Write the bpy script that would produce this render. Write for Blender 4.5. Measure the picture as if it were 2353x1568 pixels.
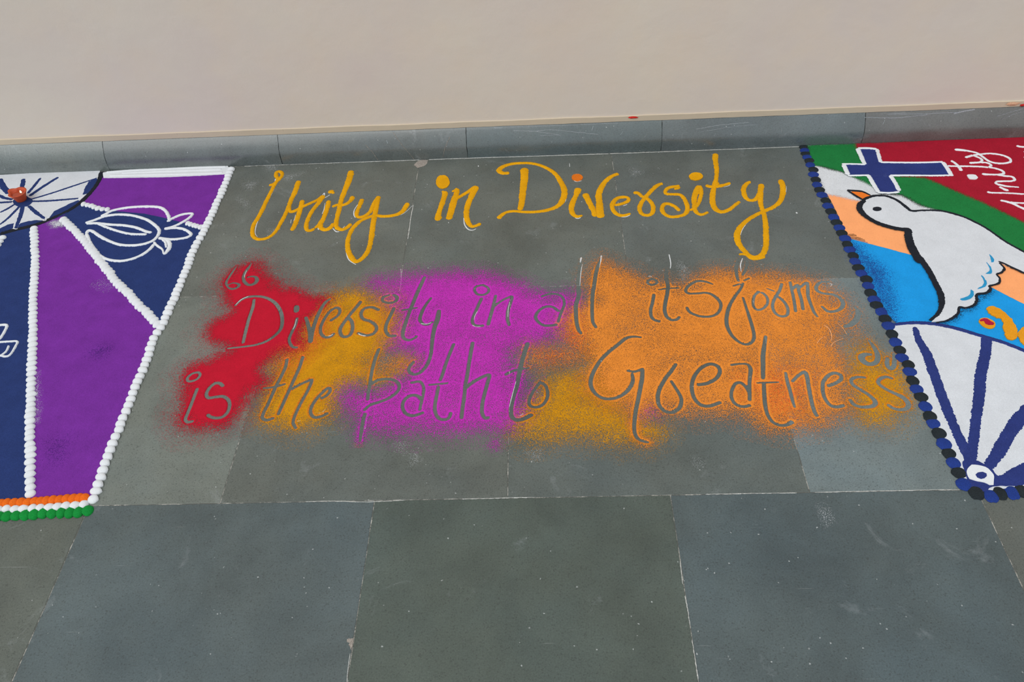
import bpy, bmesh, math, random
import numpy as np
from mathutils import Vector, Matrix, noise as mnoise
from mathutils.geometry import tessellate_polygon

random.seed(7); rng = np.random.default_rng(7)
for o in list(bpy.data.objects): bpy.data.objects.remove(o)
SC = bpy.context.scene
COL = SC.collection

# ------------------------------------------------------------------ camera
W, H_ = 2353, 1568
FPX = 1798.3
CX = np.array([0.99883734, -0.02646298, -0.04029496])   # world X in camera axes (right, down, forward)
CY = np.array([0.00862664, -0.72425426, 0.68947904])    # world Y
CZ = np.array([-0.04742947, -0.68902502, -0.72318391])  # world Z
CAMH = 1.365
cam = bpy.data.cameras.new('camera'); camo = bpy.data.objects.new('camera', cam); COL.objects.link(camo)
cam.sensor_fit = 'HORIZONTAL'; cam.sensor_width = 36.0; cam.lens = 36.0 * FPX / W
cam.clip_start = 0.05; cam.clip_end = 100
R = Matrix(((CX[0], -CX[1], -CX[2]), (CY[0], -CY[1], -CY[2]), (CZ[0], -CZ[1], -CZ[2])))
camo.matrix_world = Matrix.Translation((0, 0, CAMH)) @ R.to_4x4()
SC.camera = camo

# ------------------------------------------------------------------ light: open shade, soft daylight
SC.view_settings.view_transform = 'Standard'; SC.view_settings.look = 'None'
SC.view_settings.gamma = 1.0; SC.view_settings.use_curve_mapping = False
SC.view_settings.exposure = 0.0
wd = bpy.data.worlds.new('sky'); SC.world = wd; wd.use_nodes = True
nt = wd.node_tree; nt.nodes.clear()
bg = nt.nodes.new('ShaderNodeBackground'); out = nt.nodes.new('ShaderNodeOutputWorld')
bg.inputs[0].default_value = (0.93, 0.975, 1.0, 1); bg.inputs[1].default_value = 0.80
nt.links.new(bg.outputs[0], out.inputs[0])
sun = bpy.data.lights.new('sun', 'SUN'); sun.energy = 1.25; sun.angle = math.radians(50); sun.color = (1.0, 0.98, 0.95)
suno = bpy.data.objects.new('sun', sun); COL.objects.link(suno)
suno.rotation_euler = Vector((0.55, 0.5, -1.0)).to_track_quat('-Z', 'Y').to_euler()

# ------------------------------------------------------------------ helpers
def plan(x, y, z=0.0):
    """traced photo point -> its real place on the floor (metres)"""
    d = np.array([x - 1176.5, y - 784.0, FPX])
    w = np.array([d @ CX, d @ CY, d @ CZ]); t = (z - CAMH) / w[2]
    return np.array([w[0] * t, w[1] * t])
def onwall(x, y, yw):
    d = np.array([x - 1176.5, y - 784.0, FPX])
    w = np.array([d @ CX, d @ CY, d @ CZ]); t = yw / w[1]
    return np.array([w[0] * t, w[2] * t + CAMH])
def scale_at(x, y):
    return float(np.linalg.norm(plan(x + 1, y) - plan(x, y)))
CROP = dict(N=(0, 0, 1), U=(540, 360, 5.6), I=(960, 340, 5.115), E=(1400, 330, 5.115), Q1=(400, 580, 5.115),
            Q2=(820, 600, 5.115), Q3=(1220, 560, 5.115), Q4=(1640, 560, 5.115), P1=(380, 800, 5.115),
            P2=(780, 780, 4.706), P3=(1260, 740, 4.9), P4=(1680, 740, 5.115), L1=(0, 360, 3.92),
            L2=(0, 740, 3.267), L3=(0, 400, 9.8), R1=(1800, 220, 4.1266), R2=(1900, 560, 5.194),
            R3=(1950, 720, 3.409), R4=(2150, 300, 7.128), R5=(2200, 600, 6.03), R6=(2150, 980, 7.84))
def px(c, pts):
    ox, oy, s = CROP[c]; return [(ox + p[0] / s, oy + p[1] / s) for p in pts]
def fl(c, pts):
    return np.array([plan(*p) for p in px(c, pts)])
def lin(c):
    return tuple(((v / 255) / 12.92 if v / 255 <= .04045 else ((v / 255 + .055) / 1.055) ** 2.4) for v in c)

def crom(P, step=0.003, closed=False):
    P = np.asarray(P, float); n = len(P)
    if n == 2 and not closed:
        k = max(2, int(np.linalg.norm(P[1] - P[0]) / step)); t = np.linspace(0, 1, k + 1)[:, None]
        return P[0] * (1 - t) + P[1] * t
    outp = []
    segs = n if closed else n - 1
    for i in range(segs):
        if closed: p0, p1, p2, p3 = P[(i - 1) % n], P[i], P[(i + 1) % n], P[(i + 2) % n]
        else:
            p1, p2 = P[i], P[i + 1]
            p0 = P[i - 1] if i > 0 else 2 * p1 - p2
            p3 = P[i + 2] if i + 2 < n else 2 * p2 - p1
        L = np.linalg.norm((p2 - p1)[:2]); k = max(1, int(round(L / step)))
        for j in range(k):
            t = j / k
            outp.append(0.5 * ((2 * p1) + (-p0 + p2) * t + (2 * p0 - 5 * p1 + 4 * p2 - p3) * t * t + (-p0 + 3 * p1 - 3 * p2 + p3) * t ** 3))
    if not closed: outp.append(P[-1])
    return np.array(outp)
def lerp_poly(P, step):
    P = np.asarray(P, float); o = []
    for i in range(len(P)):
        a, b = P[i], P[(i + 1) % len(P)]; k = max(1, int(np.linalg.norm(b - a) / step))
        for j in range(k): o.append(a + (b - a) * j / k)
    return np.array(o)

def tag(o, label=None, cat=None, group=None, kind=None):
    if label: o['label'] = label
    if cat: o['category'] = cat
    if group: o['group'] = group
    if kind: o['kind'] = kind
    return o
def empty(name, loc=(0, 0, 0)):
    o = bpy.data.objects.new(name, None); o.empty_display_size = .05; o.location = loc; COL.objects.link(o); return o
def link(name, me, mat=None, parent=None, smooth=False):
    if mat and not me.materials: me.materials.append(mat)
    o = bpy.data.objects.new(name, me); COL.objects.link(o)
    if parent is not None:
        o.parent = parent
        o.location = (0, 0, 0) if parent.parent else (-parent.location.x, -parent.location.y, -parent.location.z)
    if smooth: me.polygons.foreach_set('use_smooth', [True] * len(me.polygons))
    return o
def mesh(name, v, f, mat, parent=None, smooth=False):
    me = bpy.data.meshes.new(name); me.from_pydata([tuple(map(float, q)) for q in v], [], [tuple(map(int, q)) for q in f]); me.update()
    return link(name, me, mat, parent, smooth)

# ------------------------------------------------------------------ materials
def nodes(name):
    m = bpy.data.materials.new(name); m.use_nodes = True; t = m.node_tree
    return m, t, t.nodes['Principled BSDF'], t.nodes.new, t.links.new
def coords(N, L, t):
    g = N('ShaderNodeNewGeometry'); return g.outputs['Position']
def mixc(N, L, fac, a, b, mode='MIX'):
    m = N('ShaderNodeMix'); m.data_type = 'RGBA'; m.blend_type = mode
    if isinstance(fac, float): m.inputs[0].default_value = fac
    else: L(fac, m.inputs[0])
    for s, v in ((m.inputs[6], a), (m.inputs[7], b)):
        if isinstance(v, tuple): s.default_value = (*v[:3], 1)
        else: L(v, s)
    return m.outputs[2]
def noisen(N, L, pos, scale, detail=3, rough=.55, dist=0):
    n = N('ShaderNodeTexNoise'); n.inputs['Scale'].default_value = scale; n.inputs['Detail'].default_value = detail
    n.inputs['Roughness'].default_value = rough; n.inputs['Distortion'].default_value = dist; L(pos, n.inputs['Vector']); return n.outputs['Fac']
def ramp(N, L, v, a, b, lo=0.0, hi=1.0):
    r = N('ShaderNodeMapRange'); r.inputs[1].default_value = a; r.inputs[2].default_value = b
    r.inputs[3].default_value = lo; r.inputs[4].default_value = hi; L(v, r.inputs[0]); return r.outputs[0]
def bump(N, L, p, h, strength, dist, prev=None):
    b = N('ShaderNodeBump'); b.inputs['Strength'].default_value = strength; b.inputs['Distance'].default_value = dist
    L(h, b.inputs['Height'])
    if prev: L(prev, b.inputs['Normal'])
    L(b.outputs[0], p.inputs['Normal']); return b.outputs[0]

def powder(name, rgb, vary=.10, dust=False, rough=.95, smear=None, smear_amt=.0):
    m, t, p, N, L = nodes(name); c = lin(rgb); pos = coords(N, L, t)
    n1 = noisen(N, L, pos, 22, 4)
    vo = N('ShaderNodeTexVoronoi'); vo.voronoi_dimensions = '2D'; vo.inputs['Scale'].default_value = 950; L(pos, vo.inputs['Vector'])
    sep = N('ShaderNodeSeparateColor'); L(vo.outputs['Color'], sep.inputs[0])
    v1 = ramp(N, L, n1, .3, .7, 1 - vary * .7, 1 + vary * .7)
    v2 = ramp(N, L, sep.outputs[1], 0, 1, 1 - vary * 1.3, 1 + vary * 1.3)
    mu = N('ShaderNodeMath'); mu.operation = 'MULTIPLY'; L(v1, mu.inputs[0]); L(v2, mu.inputs[1])
    cc = N('ShaderNodeVectorMath'); cc.operation = 'SCALE'; cc.inputs[0].default_value = c; L(mu.outputs[0], cc.inputs['Scale'])
    col = cc.outputs[0]
    if smear:
        s = ramp(N, L, noisen(N, L, pos, 30, 6, .7), .60, .72, 0, smear_amt)
        col = mixc(N, L, s, col, lin(smear))
    L(col, p.inputs['Base Color']); p.inputs['Roughness'].default_value = rough
    p.inputs['Specular IOR Level'].default_value = .15
    b1 = bump(N, L, p, n1, .35, .002)
    bump(N, L, p, sep.outputs[2], .25, .0006, b1)
    if dust:
        at = N('ShaderNodeAttribute'); at.attribute_name = 'dens'
        off = N('ShaderNodeVectorMath'); off.operation = 'ADD'; off.inputs[1].default_value = (random.random(), random.random(), 0); L(pos, off.inputs[0])
        vg = N('ShaderNodeTexVoronoi'); vg.voronoi_dimensions = '2D'; vg.inputs['Scale'].default_value = 1000; L(off.outputs[0], vg.inputs['Vector'])
        s2 = N('ShaderNodeSeparateColor'); L(vg.outputs['Color'], s2.inputs[0])
        df = N('ShaderNodeMath'); df.operation = 'SUBTRACT'; L(at.outputs['Fac'], df.inputs[0]); L(s2.outputs[0], df.inputs[1])
        lt = N('ShaderNodeMapRange'); lt.inputs[1].default_value = -.10; lt.inputs[2].default_value = .22; L(df.outputs[0], lt.inputs[0])
        tr = N('ShaderNodeBsdfTransparent'); mx = N('ShaderNodeMixShader')
        L(lt.outputs[0], mx.inputs[0]); L(tr.outputs[0], mx.inputs[1]); L(p.outputs[0], mx.inputs[2])
        L(mx.outputs[0], t.nodes['Material Output'].inputs['Surface'])
    return m

def stone(name, wash=0.35, use_objcol=True, rgb=(100, 104, 98), skirting=False):
    m, t, p, N, L = nodes(name); pos = coords(N, L, t)
    oi = N('ShaderNodeObjectInfo')
    if use_objcol: base = oi.outputs['Color']
    else:
        r = N('ShaderNodeRGB'); r.outputs[0].default_value = (*lin(rgb), 1); base = r.outputs[0]
    big = noisen(N, L, pos, 5, 6, .62, .3)
    f = ramp(N, L, big, .3, .7, .80, 1.22)
    fine = noisen(N, L, pos, 330, 3, .7)
    f2 = ramp(N, L, fine, .28, .72, .80, 1.22)
    mu = N('ShaderNodeMath'); mu.operation = 'MULTIPLY'; L(f, mu.inputs[0]); L(f2, mu.inputs[1])
    sc = N('ShaderNodeVectorMath'); sc.operation = 'SCALE'; L(base, sc.inputs[0]); L(mu.outputs[0], sc.inputs['Scale'])
    col = sc.outputs[0]
    hue = ramp(N, L, noisen(N, L, pos, 3.1, 4, .6), .42, .66, 0, .8)       # bluish cast in patches
    col = mixc(N, L, hue, col, mixc(N, L, 1.0, col, (.93, 1.0, 1.08), 'MULTIPLY'))
    # dark mineral specks
    vo = N('ShaderNodeTexVoronoi'); vo.inputs['Scale'].default_value = 480; L(pos, vo.inputs['Vector'])
    sp = N('ShaderNodeSeparateColor'); L(vo.outputs['Color'], sp.inputs[0])
    dk = ramp(N, L, sp.outputs[0], .90, .96, 0, .38)
    col = mixc(N, L, dk, col, (.035, .038, .034))
    # rare pale specks of spilt powder
    v2 = N('ShaderNodeTexVoronoi'); v2.inputs['Scale'].default_value = 420; L(pos, v2.inputs['Vector'])
    sp2 = N('ShaderNodeSeparateColor'); L(v2.outputs['Color'], sp2.inputs[0])
    pk = ramp(N, L, sp2.outputs[1], .9992, .9996, 0, .5)
    col = mixc(N, L, pk, col, (.62, .64, .64))
    # rubbed chalk haze and hairline scratches
    hz = ramp(N, L, noisen(N, L, pos, 9, 8, .72, .8), .60, .80, 0, wash)
    col = mixc(N, L, hz, col, (.42, .45, .47))
    for rot, sx, amt in ((.35, (6, 420, 1), .34), (-.6, (8, 500, 1), .26)):
        mp = N('ShaderNodeMapping'); mp.inputs['Rotation'].default_value = (0, 0, rot); mp.inputs['Scale'].default_value = sx if not skirting else (sx[1] * .4, 1, 12)
        L(pos, mp.inputs[0])
        s = noisen(N, L, mp.outputs[0], 1, 2, .5); s = ramp(N, L, s, .735, .77, 0, amt)
        gate = ramp(N, L, noisen(N, L, pos, 14, 2), .52, .6)
        mm = N('ShaderNodeMath'); mm.operation = 'MULTIPLY'; L(s, mm.inputs[0]); L(gate, mm.inputs[1])
        col = mixc(N, L, mm.outputs[0], col, (.5, .52, .52))
    L(col, p.inputs['Base Color'])
    rr = ramp(N, L, big, .3, .7, *((.20, .36) if skirting else (.38, .58))); L(rr, p.inputs['Roughness']); p.inputs['Specular IOR Level'].default_value = .95 if skirting else .35
    b = bump(N, L, p, fine, .18, .0006); bump(N, L, p, big, .15, .004, b)
    return m

M_tile = stone('kota_stone')
M_skirt = stone('skirting_stone', wash=.62, skirting=True)
def groutmat():
    m, t, p, N, L = nodes('joint_filler'); pos = coords(N, L, t)
    a = ramp(N, L, noisen(N, L, pos, 34, 6, .8), .47, .62)
    L(mixc(N, L, a, lin((92, 93, 88)), lin((188, 184, 176))), p.inputs['Base Color']); p.inputs['Roughness'].default_value = .95
    return m
M_grout = groutmat()
def wallmat(name, a, b2, c):
    m, t, p, N, L = nodes(name); pos = coords(N, L, t)
    n1 = ramp(N, L, noisen(N, L, pos, 1.6, 4, .55, .4), .36, .64)
    col = mixc(N, L, n1, lin(a), lin(b2))
    n2 = ramp(N, L, noisen(N, L, pos, 6, 5, .6, .2), .45, .8, 0, .5); col = mixc(N, L, n2, col, lin(c))
    st = ramp(N, L, noisen(N, L, pos, 160, 1, .5), .80, .84, 0, .5); col = mixc(N, L, st, col, lin((120, 110, 100)))
    L(col, p.inputs['Base Color']); p.inputs['Roughness'].default_value = .7; p.inputs['Specular IOR Level'].default_value = .2
    b = bump(N, L, p, noisen(N, L, pos, 9, 6, .6), .25, .01); bump(N, L, p, noisen(N, L, pos, 120, 3), .08, .001, b)
    return m
M_wall = wallmat('wall_paint', (224, 215, 201), (220, 208, 199), (228, 212, 191))
M_band = wallmat('plaster_band_paint', (208, 194, 172), (204, 189, 168), (212, 198, 176))

MW = powder('white_powder', (226, 229, 233), .04)
MWf = powder('white_field_powder', (212, 215, 221), .06, smear=(188, 190, 196), smear_amt=.5)
MPU = powder('purple_powder', (116, 46, 150), .12)
MNV = powder('navy_powder', (39, 56, 108), .13)
MNV2 = powder('cobalt_navy_powder', (44, 56, 118), .13, smear=(92, 100, 140), smear_amt=.35)
MBK = powder('black_powder', (33, 36, 44), .2)
MYE = powder('yellow_ochre_powder', (222, 158, 12), .12)
MBB = powder('blue_dot_powder', (36, 58, 130), .14)
MKB = powder('charcoal_dot_powder', (38, 44, 48), .2)
MOR = powder('orange_bead_powder', (228, 106, 28), .1)
MGR = powder('green_bead_powder', (22, 138, 58), .12)
MGD = powder('right_green_powder', (30, 120, 60), .1, dust=True)
MRD = powder('right_red_powder', (164, 24, 46), .09, dust=True)
MPE = powder('peach_powder', (255, 170, 112), .06, smear=(236, 148, 92), smear_amt=.25)
MSB = powder('sky_blue_powder', (28, 152, 226), .08)
MHZ = powder('white_haze_powder', (214, 217, 222), .06, dust=True)
MNS = powder('navy_speckle_powder', (34, 74, 150), .15, dust=True)
MKS = powder('charcoal_speckle_powder', (34, 44, 58), .15, dust=True)
MFB = powder('feather_blue_powder', (44, 146, 196), .08)
MOB = powder('beak_orange_powder', (236, 122, 42), .08)
MGO = powder('gold_petal_powder', (228, 152, 32), .1)
MMR = powder('maroon_powder', (170, 26, 62), .1)
MDO = powder('dot_orange_powder', (216, 112, 28), .1)
MQR = powder('quote_red_powder', (188, 22, 46), .09, dust=True)
MQG = powder('quote_gold_powder', (204, 140, 16), .12, dust=True)
MQM = powder('quote_magenta_powder', (192, 50, 178), .1, dust=True)
MQO = powder('quote_orange_powder', (230, 138, 52), .1, dust=True)
MQV = powder('quote_vermilion_powder', (236, 108, 50), .1, dust=True)
MWS = powder('white_spill_powder', (214, 217, 222), .06, dust=True)
MPS = powder('purple_spill_powder', (70, 34, 120), .1, dust=True)

# ------------------------------------------------------------------ builders
def wob(x, y, s, a):
    return a * mnoise.noise(Vector((x * s, y * s, 3.7)))
def add_stroke(V, F, P, hw, h, z0, fuzz=.0005, flat=False, taper=True):
    """soft ridge of poured powder following the centre line P (floor metres), hw = half widths"""
    n = len(P)
    if n < 2: return
    T = np.gradient(P, axis=0); T /= np.maximum(np.linalg.norm(T, axis=1), 1e-9)[:, None]
    Nn = np.c_[-T[:, 1], T[:, 0]]
    d = np.r_[0, np.cumsum(np.linalg.norm(np.diff(P, axis=0), axis=1))]; L = d[-1]
    ts = (-1, -.78, -.4, 0, .4, .78, 1); base = len(V)
    for i in range(n):
        w = hw[i]; e = min(d[i], L - d[i])
        k = 1.0
        if taper and e < w: k = math.sqrt(max(0.0, 1 - (1 - e / w) ** 2)) * .94 + .06
        lump = 1 + .12 * mnoise.noise(Vector((P[i][0] * 90, P[i][1] * 90, 9)))
        for t in ts:
            ww = w * k * lump * t + (random.uniform(-fuzz, fuzz) if abs(t) == 1 else 0)
            x, y = P[i] + Nn[i] * ww
            zz = z0 + (h * min(1, k * 1.2) * (1 - t * t) ** (.5 if not flat else .25) * (1 + .18 * mnoise.noise(Vector((x * 220, y * 220, 1)))))
            if abs(t) == 1: zz = z0
            V.append((x, y, zz))
    m = len(ts)
    for i in range(n - 1):
        for j in range(m - 1):
            a = base + i * m + j; F.append((a, a + 1, a + m + 1, a + m))
def strokes(name, items, mat, parent, h=.003, z0=.0, fuzz=.0006, flat=False, step=.0025):
    """items: (crop, width in crop px or list, points[, closed])"""
    V, F = [], []
    for it in items:
        c, w, pts = it[:3]; closed = len(it) > 3 and it[3]
        P = fl(c, pts); sc = CROP[c][2]; pp = px(c, pts)
        ws = w if isinstance(w, (list, tuple)) else [w] * len(pts)
        hw = np.array([.5 * ws[i] / sc * scale_at(*pp[i]) for i in range(len(pts))])
        Q = crom(np.c_[P, hw], step, closed)
        if closed: Q = np.vstack([Q, Q[:3]])
        add_stroke(V, F, Q[:, :2], np.maximum(Q[:, 2], .0006), h, z0, fuzz, flat, not closed)
    return mesh(name, V, F, mat, parent, True)
def blob_poly(c, x, y, rx, ry, n=20, jit=.05):
    return [(x + rx * math.cos(a) * (1 + random.uniform(-jit, jit)), y + ry * math.sin(a) * (1 + random.uniform(-jit, jit))) for a in [2 * math.pi * i / n for i in range(n)]]
def plate(name, c, pts, mat, parent, z0, z1, fuzz=.0006, step=.006, raw=None, spline=False):
    """flat layer of sieved powder with slightly uneven edge"""
    P = fl(c, pts) if raw is None else np.asarray(raw)
    P = crom(P, step, True) if spline else lerp_poly(P, step)
    P = P + rng.uniform(-fuzz, fuzz, P.shape)
    n = len(P)
    tri = tessellate_polygon([[Vector((p[0], p[1], 0)) for p in P]])
    ctr = P.mean(0)
    V = [(p[0], p[1], z1) for p in P] + [(p[0], p[1], z0) for p in P]
    F = []
    for a, b, cc in tri:
        A, B, Cc = P[a], P[b], P[cc]
        s = (B[0] - A[0]) * (Cc[1] - A[1]) - (B[1] - A[1]) * (Cc[0] - A[0])
        F.append((a, b, cc) if s > 0 else (a, cc, b))
    ar = sum(P[i][0] * P[(i + 1) % n][1] - P[(i + 1) % n][0] * P[i][1] for i in range(n))
    for i in range(n):
        j = (i + 1) % n
        F.append((i, n + i, n + j, j) if ar > 0 else (j, n + j, n + i, i))
    return mesh(name, V, F, mat, parent)
def poly_sdf(X, Y, P):
    """signed distance, + inside"""
    d = np.full(X.shape, 1e9); ins = np.zeros(X.shape, bool); n = len(P)
    for i in range(n):
        a, b = P[i], P[(i + 1) % n]; e = b - a; L = e @ e + 1e-12
        t = np.clip(((X - a[0]) * e[0] + (Y - a[1]) * e[1]) / L, 0, 1)
        d = np.minimum(d, (X - a[0] - t * e[0]) ** 2 + (Y - a[1] - t * e[1]) ** 2)
        cnd = (a[1] > Y) != (b[1] > Y)
        ins ^= cnd & (X < (b[0] - a[0]) * (Y - a[1]) / (b[1] - a[1] + 1e-15) + a[0])
    return np.where(ins, 1, -1) * np.sqrt(d)
def fnoise(X, Y, s, seed, octs=3):
    """smooth value noise in [-1,1]"""
    r = np.random.default_rng(seed); tot = np.zeros(X.shape); amp = 1; nrm = 0
    for o in range(octs):
        g = r.uniform(-1, 1, (64, 64)); u = X * s + 31.3 * o + 500; v = Y * s + 17.1 * o + 500
        i = np.floor(u).astype(int); j = np.floor(v).astype(int); fu = u - i; fv = v - j
        fu = fu * fu * (3 - 2 * fu); fv = fv * fv * (3 - 2 * fv)
        G = lambda a, b: g[a % 64, b % 64]
        tot += amp * ((G(i, j) * (1 - fu) + G(i + 1, j) * fu) * (1 - fv) + (G(i, j + 1) * (1 - fu) + G(i + 1, j + 1) * fu) * fv)
        nrm += amp; amp *= .55; s = s * 2.1
    return tot / nrm
def dust_layer(name, X, Y, Z, D, mat, parent, cut=None, label=None):
    ny, nx = X.shape
    idx = np.arange(nx * ny).reshape(ny, nx)
    q = np.stack([idx[:-1, :-1], idx[:-1, 1:], idx[1:, 1:], idx[1:, :-1]], -1).reshape(-1, 4)
    Df = D.ravel(); keep = Df[q].max(1) > .02
    if cut is not None: keep &= cut.ravel()[q].mean(1) > 0
    q = q[keep]
    used, inv = np.unique(q, return_inverse=True); q = inv.reshape(-1, 4)
    me = bpy.data.meshes.new(name)
    v = np.c_[X.ravel(), Y.ravel(), Z.ravel()][used]
    me.vertices.add(len(v)); me.vertices.foreach_set('co', v.astype(np.float32).ravel())
    me.loops.add(q.size); me.loops.foreach_set('vertex_index', q.astype(np.int32).ravel())
    me.polygons.add(len(q)); me.polygons.foreach_set('loop_start', np.arange(0, q.size, 4, dtype=np.int32))
    me.update(calc_edges=True)
    a = me.attributes.new('dens', 'FLOAT', 'POINT'); a.data.foreach_set('value', Df[used].astype(np.float32))
    o = link(name, me, mat, parent, True)
    if label: o['label'] = label
    return o
def soft_field(name, c, pts, mat, parent, z, soft=.02, shift=0.0, step=.004, warp=.008, seed=1, top=1.1, label=None, raw=None):
    P = fl(c, pts) if raw is None else raw
    m = soft * 1.6 + warp
    xs = np.arange(P[:, 0].min() - m, P[:, 0].max() + m, step); ys = np.arange(P[:, 1].min() - m, P[:, 1].max() + m, step)
    X, Y = np.meshgrid(xs, ys)
    sd = poly_sdf(X, Y, P) + warp * fnoise(X, Y, 22, seed) + shift
    t = np.clip(sd / soft * .5 + .5, 0, 1); D = t * t * (3 - 2 * t) * top
    Y2 = np.minimum(Y, YWALL - .001)
    return dust_layer(name, X, Y2, np.full(X.shape, z), D, mat, parent, label=label)
YWALL = 2.095

# ------------------------------------------------------------------ floor, skirting, wall
floor = empty('floor'); tag(floor, 'grey green stone slab floor laid in staggered rows', 'floor', kind='structure')
def tile(name, x0, x1, y0, y1, col, parent, gap=.0007, jit=.0004):
    outer = lerp_poly([(x0 + gap, y0 + gap), (x1 - gap, y0 + gap), (x1 - gap, y1 - gap), (x0 + gap, y1 - gap)], .022)
    outer = outer + rng.uniform(-jit, jit, outer.shape)
    c = outer.mean(0); n = len(outer)
    sgn = np.sign(outer - c)
    near = np.abs(outer - c) > np.array([(x1 - x0) / 2 - .004, (y1 - y0) / 2 - .004])
    inner = outer - sgn * near * .0009
    V = [(p[0], p[1], 0) for p in inner] + [(p[0], p[1], -.0008) for p in outer] + [(p[0], p[1], -.02) for p in outer]
    F = [tuple(range(n))]
    for i in range(n):
        j = (i + 1) % n; F += [(i, n + i, n + j, j), (n + i, 2 * n + i, 2 * n + j, n + j)]
    o = mesh(name, V, F, M_tile, parent); o.color = (*lin(col), 1); return o
rows = [(1.4925, 2.093, [-2.76, -2.165, -1.56, -.967, -.372, .2245, .822, 1.42, 2.02, 2.62]),
        (.8625, 1.4925, [-3.05, -2.46, -1.865, -1.27, -.6735, -.081, .5225, 1.125, 1.73, 2.33, 2.93]),
        (.262, .8625, [-2.75, -2.15, -1.548, -.949, -.353, .246, .848, 1.45, 2.05, 2.65]),
        (-.34, .262, [-3.05, -2.45, -1.85, -1.25, -.65, -.05, .55, 1.15, 1.75, 2.35, 2.95])]
fixed = {(0, 3): (102, 105, 98), (0, 4): (97, 101, 95), (0, 5): (96, 101, 97), (0, 6): (100, 102, 98), (1, 3): (112, 117, 110), (1, 4): (96, 100, 94), (1, 5): (92, 98, 94),
         (1, 6): (108, 118, 118), (2, 2): (93, 97, 89), (2, 3): (85, 94, 94), (2, 4): (80, 88, 81), (2, 5): (81, 91, 92), (2, 6): (94, 97, 91)}
for r, (y0, y1, xs) in enumerate(rows):
    for i in range(len(xs) - 1):
        b = random.randint(90, 106)
        tile('floor_tile', xs[i], xs[i + 1], y0, y1, fixed.get((r, i), (b, b + 5, b + 2)), floor)
mesh('joint_filler', [(-3.05, -.34, -.0007), (2.95, -.34, -.0007), (2.95, 2.12, -.0007), (-3.05, 2.12, -.0007)], [(0, 1, 2, 3)], M_grout, floor)
apron = mesh('floor_slab', [(-8, -5, -.0205), (8, -5, -.0205), (8, 2.4, -.0205), (-8, 2.4, -.0205)], [(0, 1, 2, 3)], M_tile, floor); apron.color = (*lin((98, 103, 98)), 1)
M_chip = powder('broken_joint_mortar', (150, 142, 134), .25)
plate('broken_corner', 'I', [(0, 155), (60, 140), (118, 145), (108, 185), (70, 215), (25, 228), (0, 235), (-45, 205), (-20, 170)], M_chip, floor, -.0006, .0003, .001)
plate('broken_corner', 'N', [(796, 1470), (806, 1468), (812, 1466), (811, 1482), (807, 1494), (800, 1482), (803, 1478), (798, 1476)], M_chip, floor, -.0006, .0003, .001, .003)
for j, (a, b, w) in enumerate([((1300, 1163.5), (840, 1156.5), 0)]): pass
# pale powder swept into the joints, heavier where the photo shows it
fill = []
for (c, w, pts) in [('N', 1.6, [(700, 1153.6), (760, 1152), (830, 1154), (860, 1153.5), (930, 1150)]), ('N', 1.3, [(1060, 1147.5), (1170, 1144.5), (1230, 1143.5)]), ('N', 1.3, [(1620, 1136.5), (1720, 1134.5), (1830, 1133)]),
                    ('N', 1.1, [(1870, 1132), (2000, 1129), (2190, 1125.5)]), ('N', 1.8, [(1563, 1290), (1566, 1320), (1569, 1345)]), ('N', 1.6, [(1574, 1370), (1580, 1400), (1586, 1440)]),
                    ('N', 1.2, [(805, 1500), (800, 1535), (797, 1568)]), ('N', 1.2, [(1590, 1470), (1598, 1520), (1605, 1568)]), ('N', 1.8, [(950, 470), (944, 500), (940, 530), (937, 550)]),
                    ('N', 1.6, [(921, 617), (922, 640), (920, 660), (917, 672)]), ('N', 2.0, [(560, 381.5), (700, 376.5), (850, 371.5), (965, 367.5)]), ('N', 2.4, [(985, 367), (1072, 363.5), (1200, 359.8), (1400, 353.5)]),
                    ('N', 2.0, [(1400, 353.5), (1600, 346), (1840, 336.8)]), ('N', 1.6, [(1850, 336), (1975, 330), (2150, 322)])]:
    fill.append((c, w, pts))
M_joint = powder('swept_joint_powder', (196, 196, 192), .2)
o = strokes('joint_powder', fill, M_joint, floor, h=.0006, z0=-.0002, fuzz=.0007, step=.004); tag(o, 'pale powder swept into the slab joints', kind='stuff')

base = empty('baseboard_back', (0, YWALL, 0)); tag(base, 'polished grey stone skirting with rounded top along the beige wall', 'skirting', kind='structure')
prof = [(0, -.02), (0, .0), (.0003, .018), (.0010, .030), (.0030, .040), (.0070, .050), (.0120, .059), (.0172, .067), (.0222, .074), (.0268, .080), (.0312, .0855), (.036, .089)]
def skirt_tile(x0, x1, col, crack=None):
    nseg = max(2, int((x1 - x0) / .05)); V, F = [], []
    xs = [x0 + .0008 + (x1 - x0 - .0016) * i / nseg for i in range(nseg + 1)]
    for i, x in enumerate(xs):
        for (dy, z) in prof:
            V.append((x + (random.uniform(-.0005, .0005) if i in (0, nseg) else 0), YWALL + dy + .0004 * mnoise.noise(Vector((x * 9, z * 9, 2))), z))
    m = len(prof)
    for i in range(nseg):
        for j in range(m - 1):
            a = i * m + j; F.append((a, a + m, a + m + 1, a + 1))
    for e, rev in ((0, False), (nseg, True)):
        ids = [e * m + j for j in range(m)]
        k = len(V); V += [V[j] for j in ids] + [(xs[e], YWALL + .036, -.02)]
        ids = list(range(k, k + m + 1)); F.append(tuple(ids if not rev else ids[::-1]))
    o = mesh('skirting_tile', V, F, M_skirt, base, True); o.color = (*lin(col), 1)
    return o
sj = [-3.05, -2.5, -1.92, -1.361, -.806, -.221, .377, .985, 1.56, 2.15, 2.75]
sc_ = [(106, 111, 108), (104, 110, 108), (106, 112, 108), (98, 104, 102), (96, 102, 100), (88, 98, 98), (92, 100, 101), (98, 98, 96), (100, 104, 102), (100, 104, 102)]
for i in range(len(sj) - 1): skirt_tile(sj[i], sj[i + 1], sc_[i])
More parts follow.
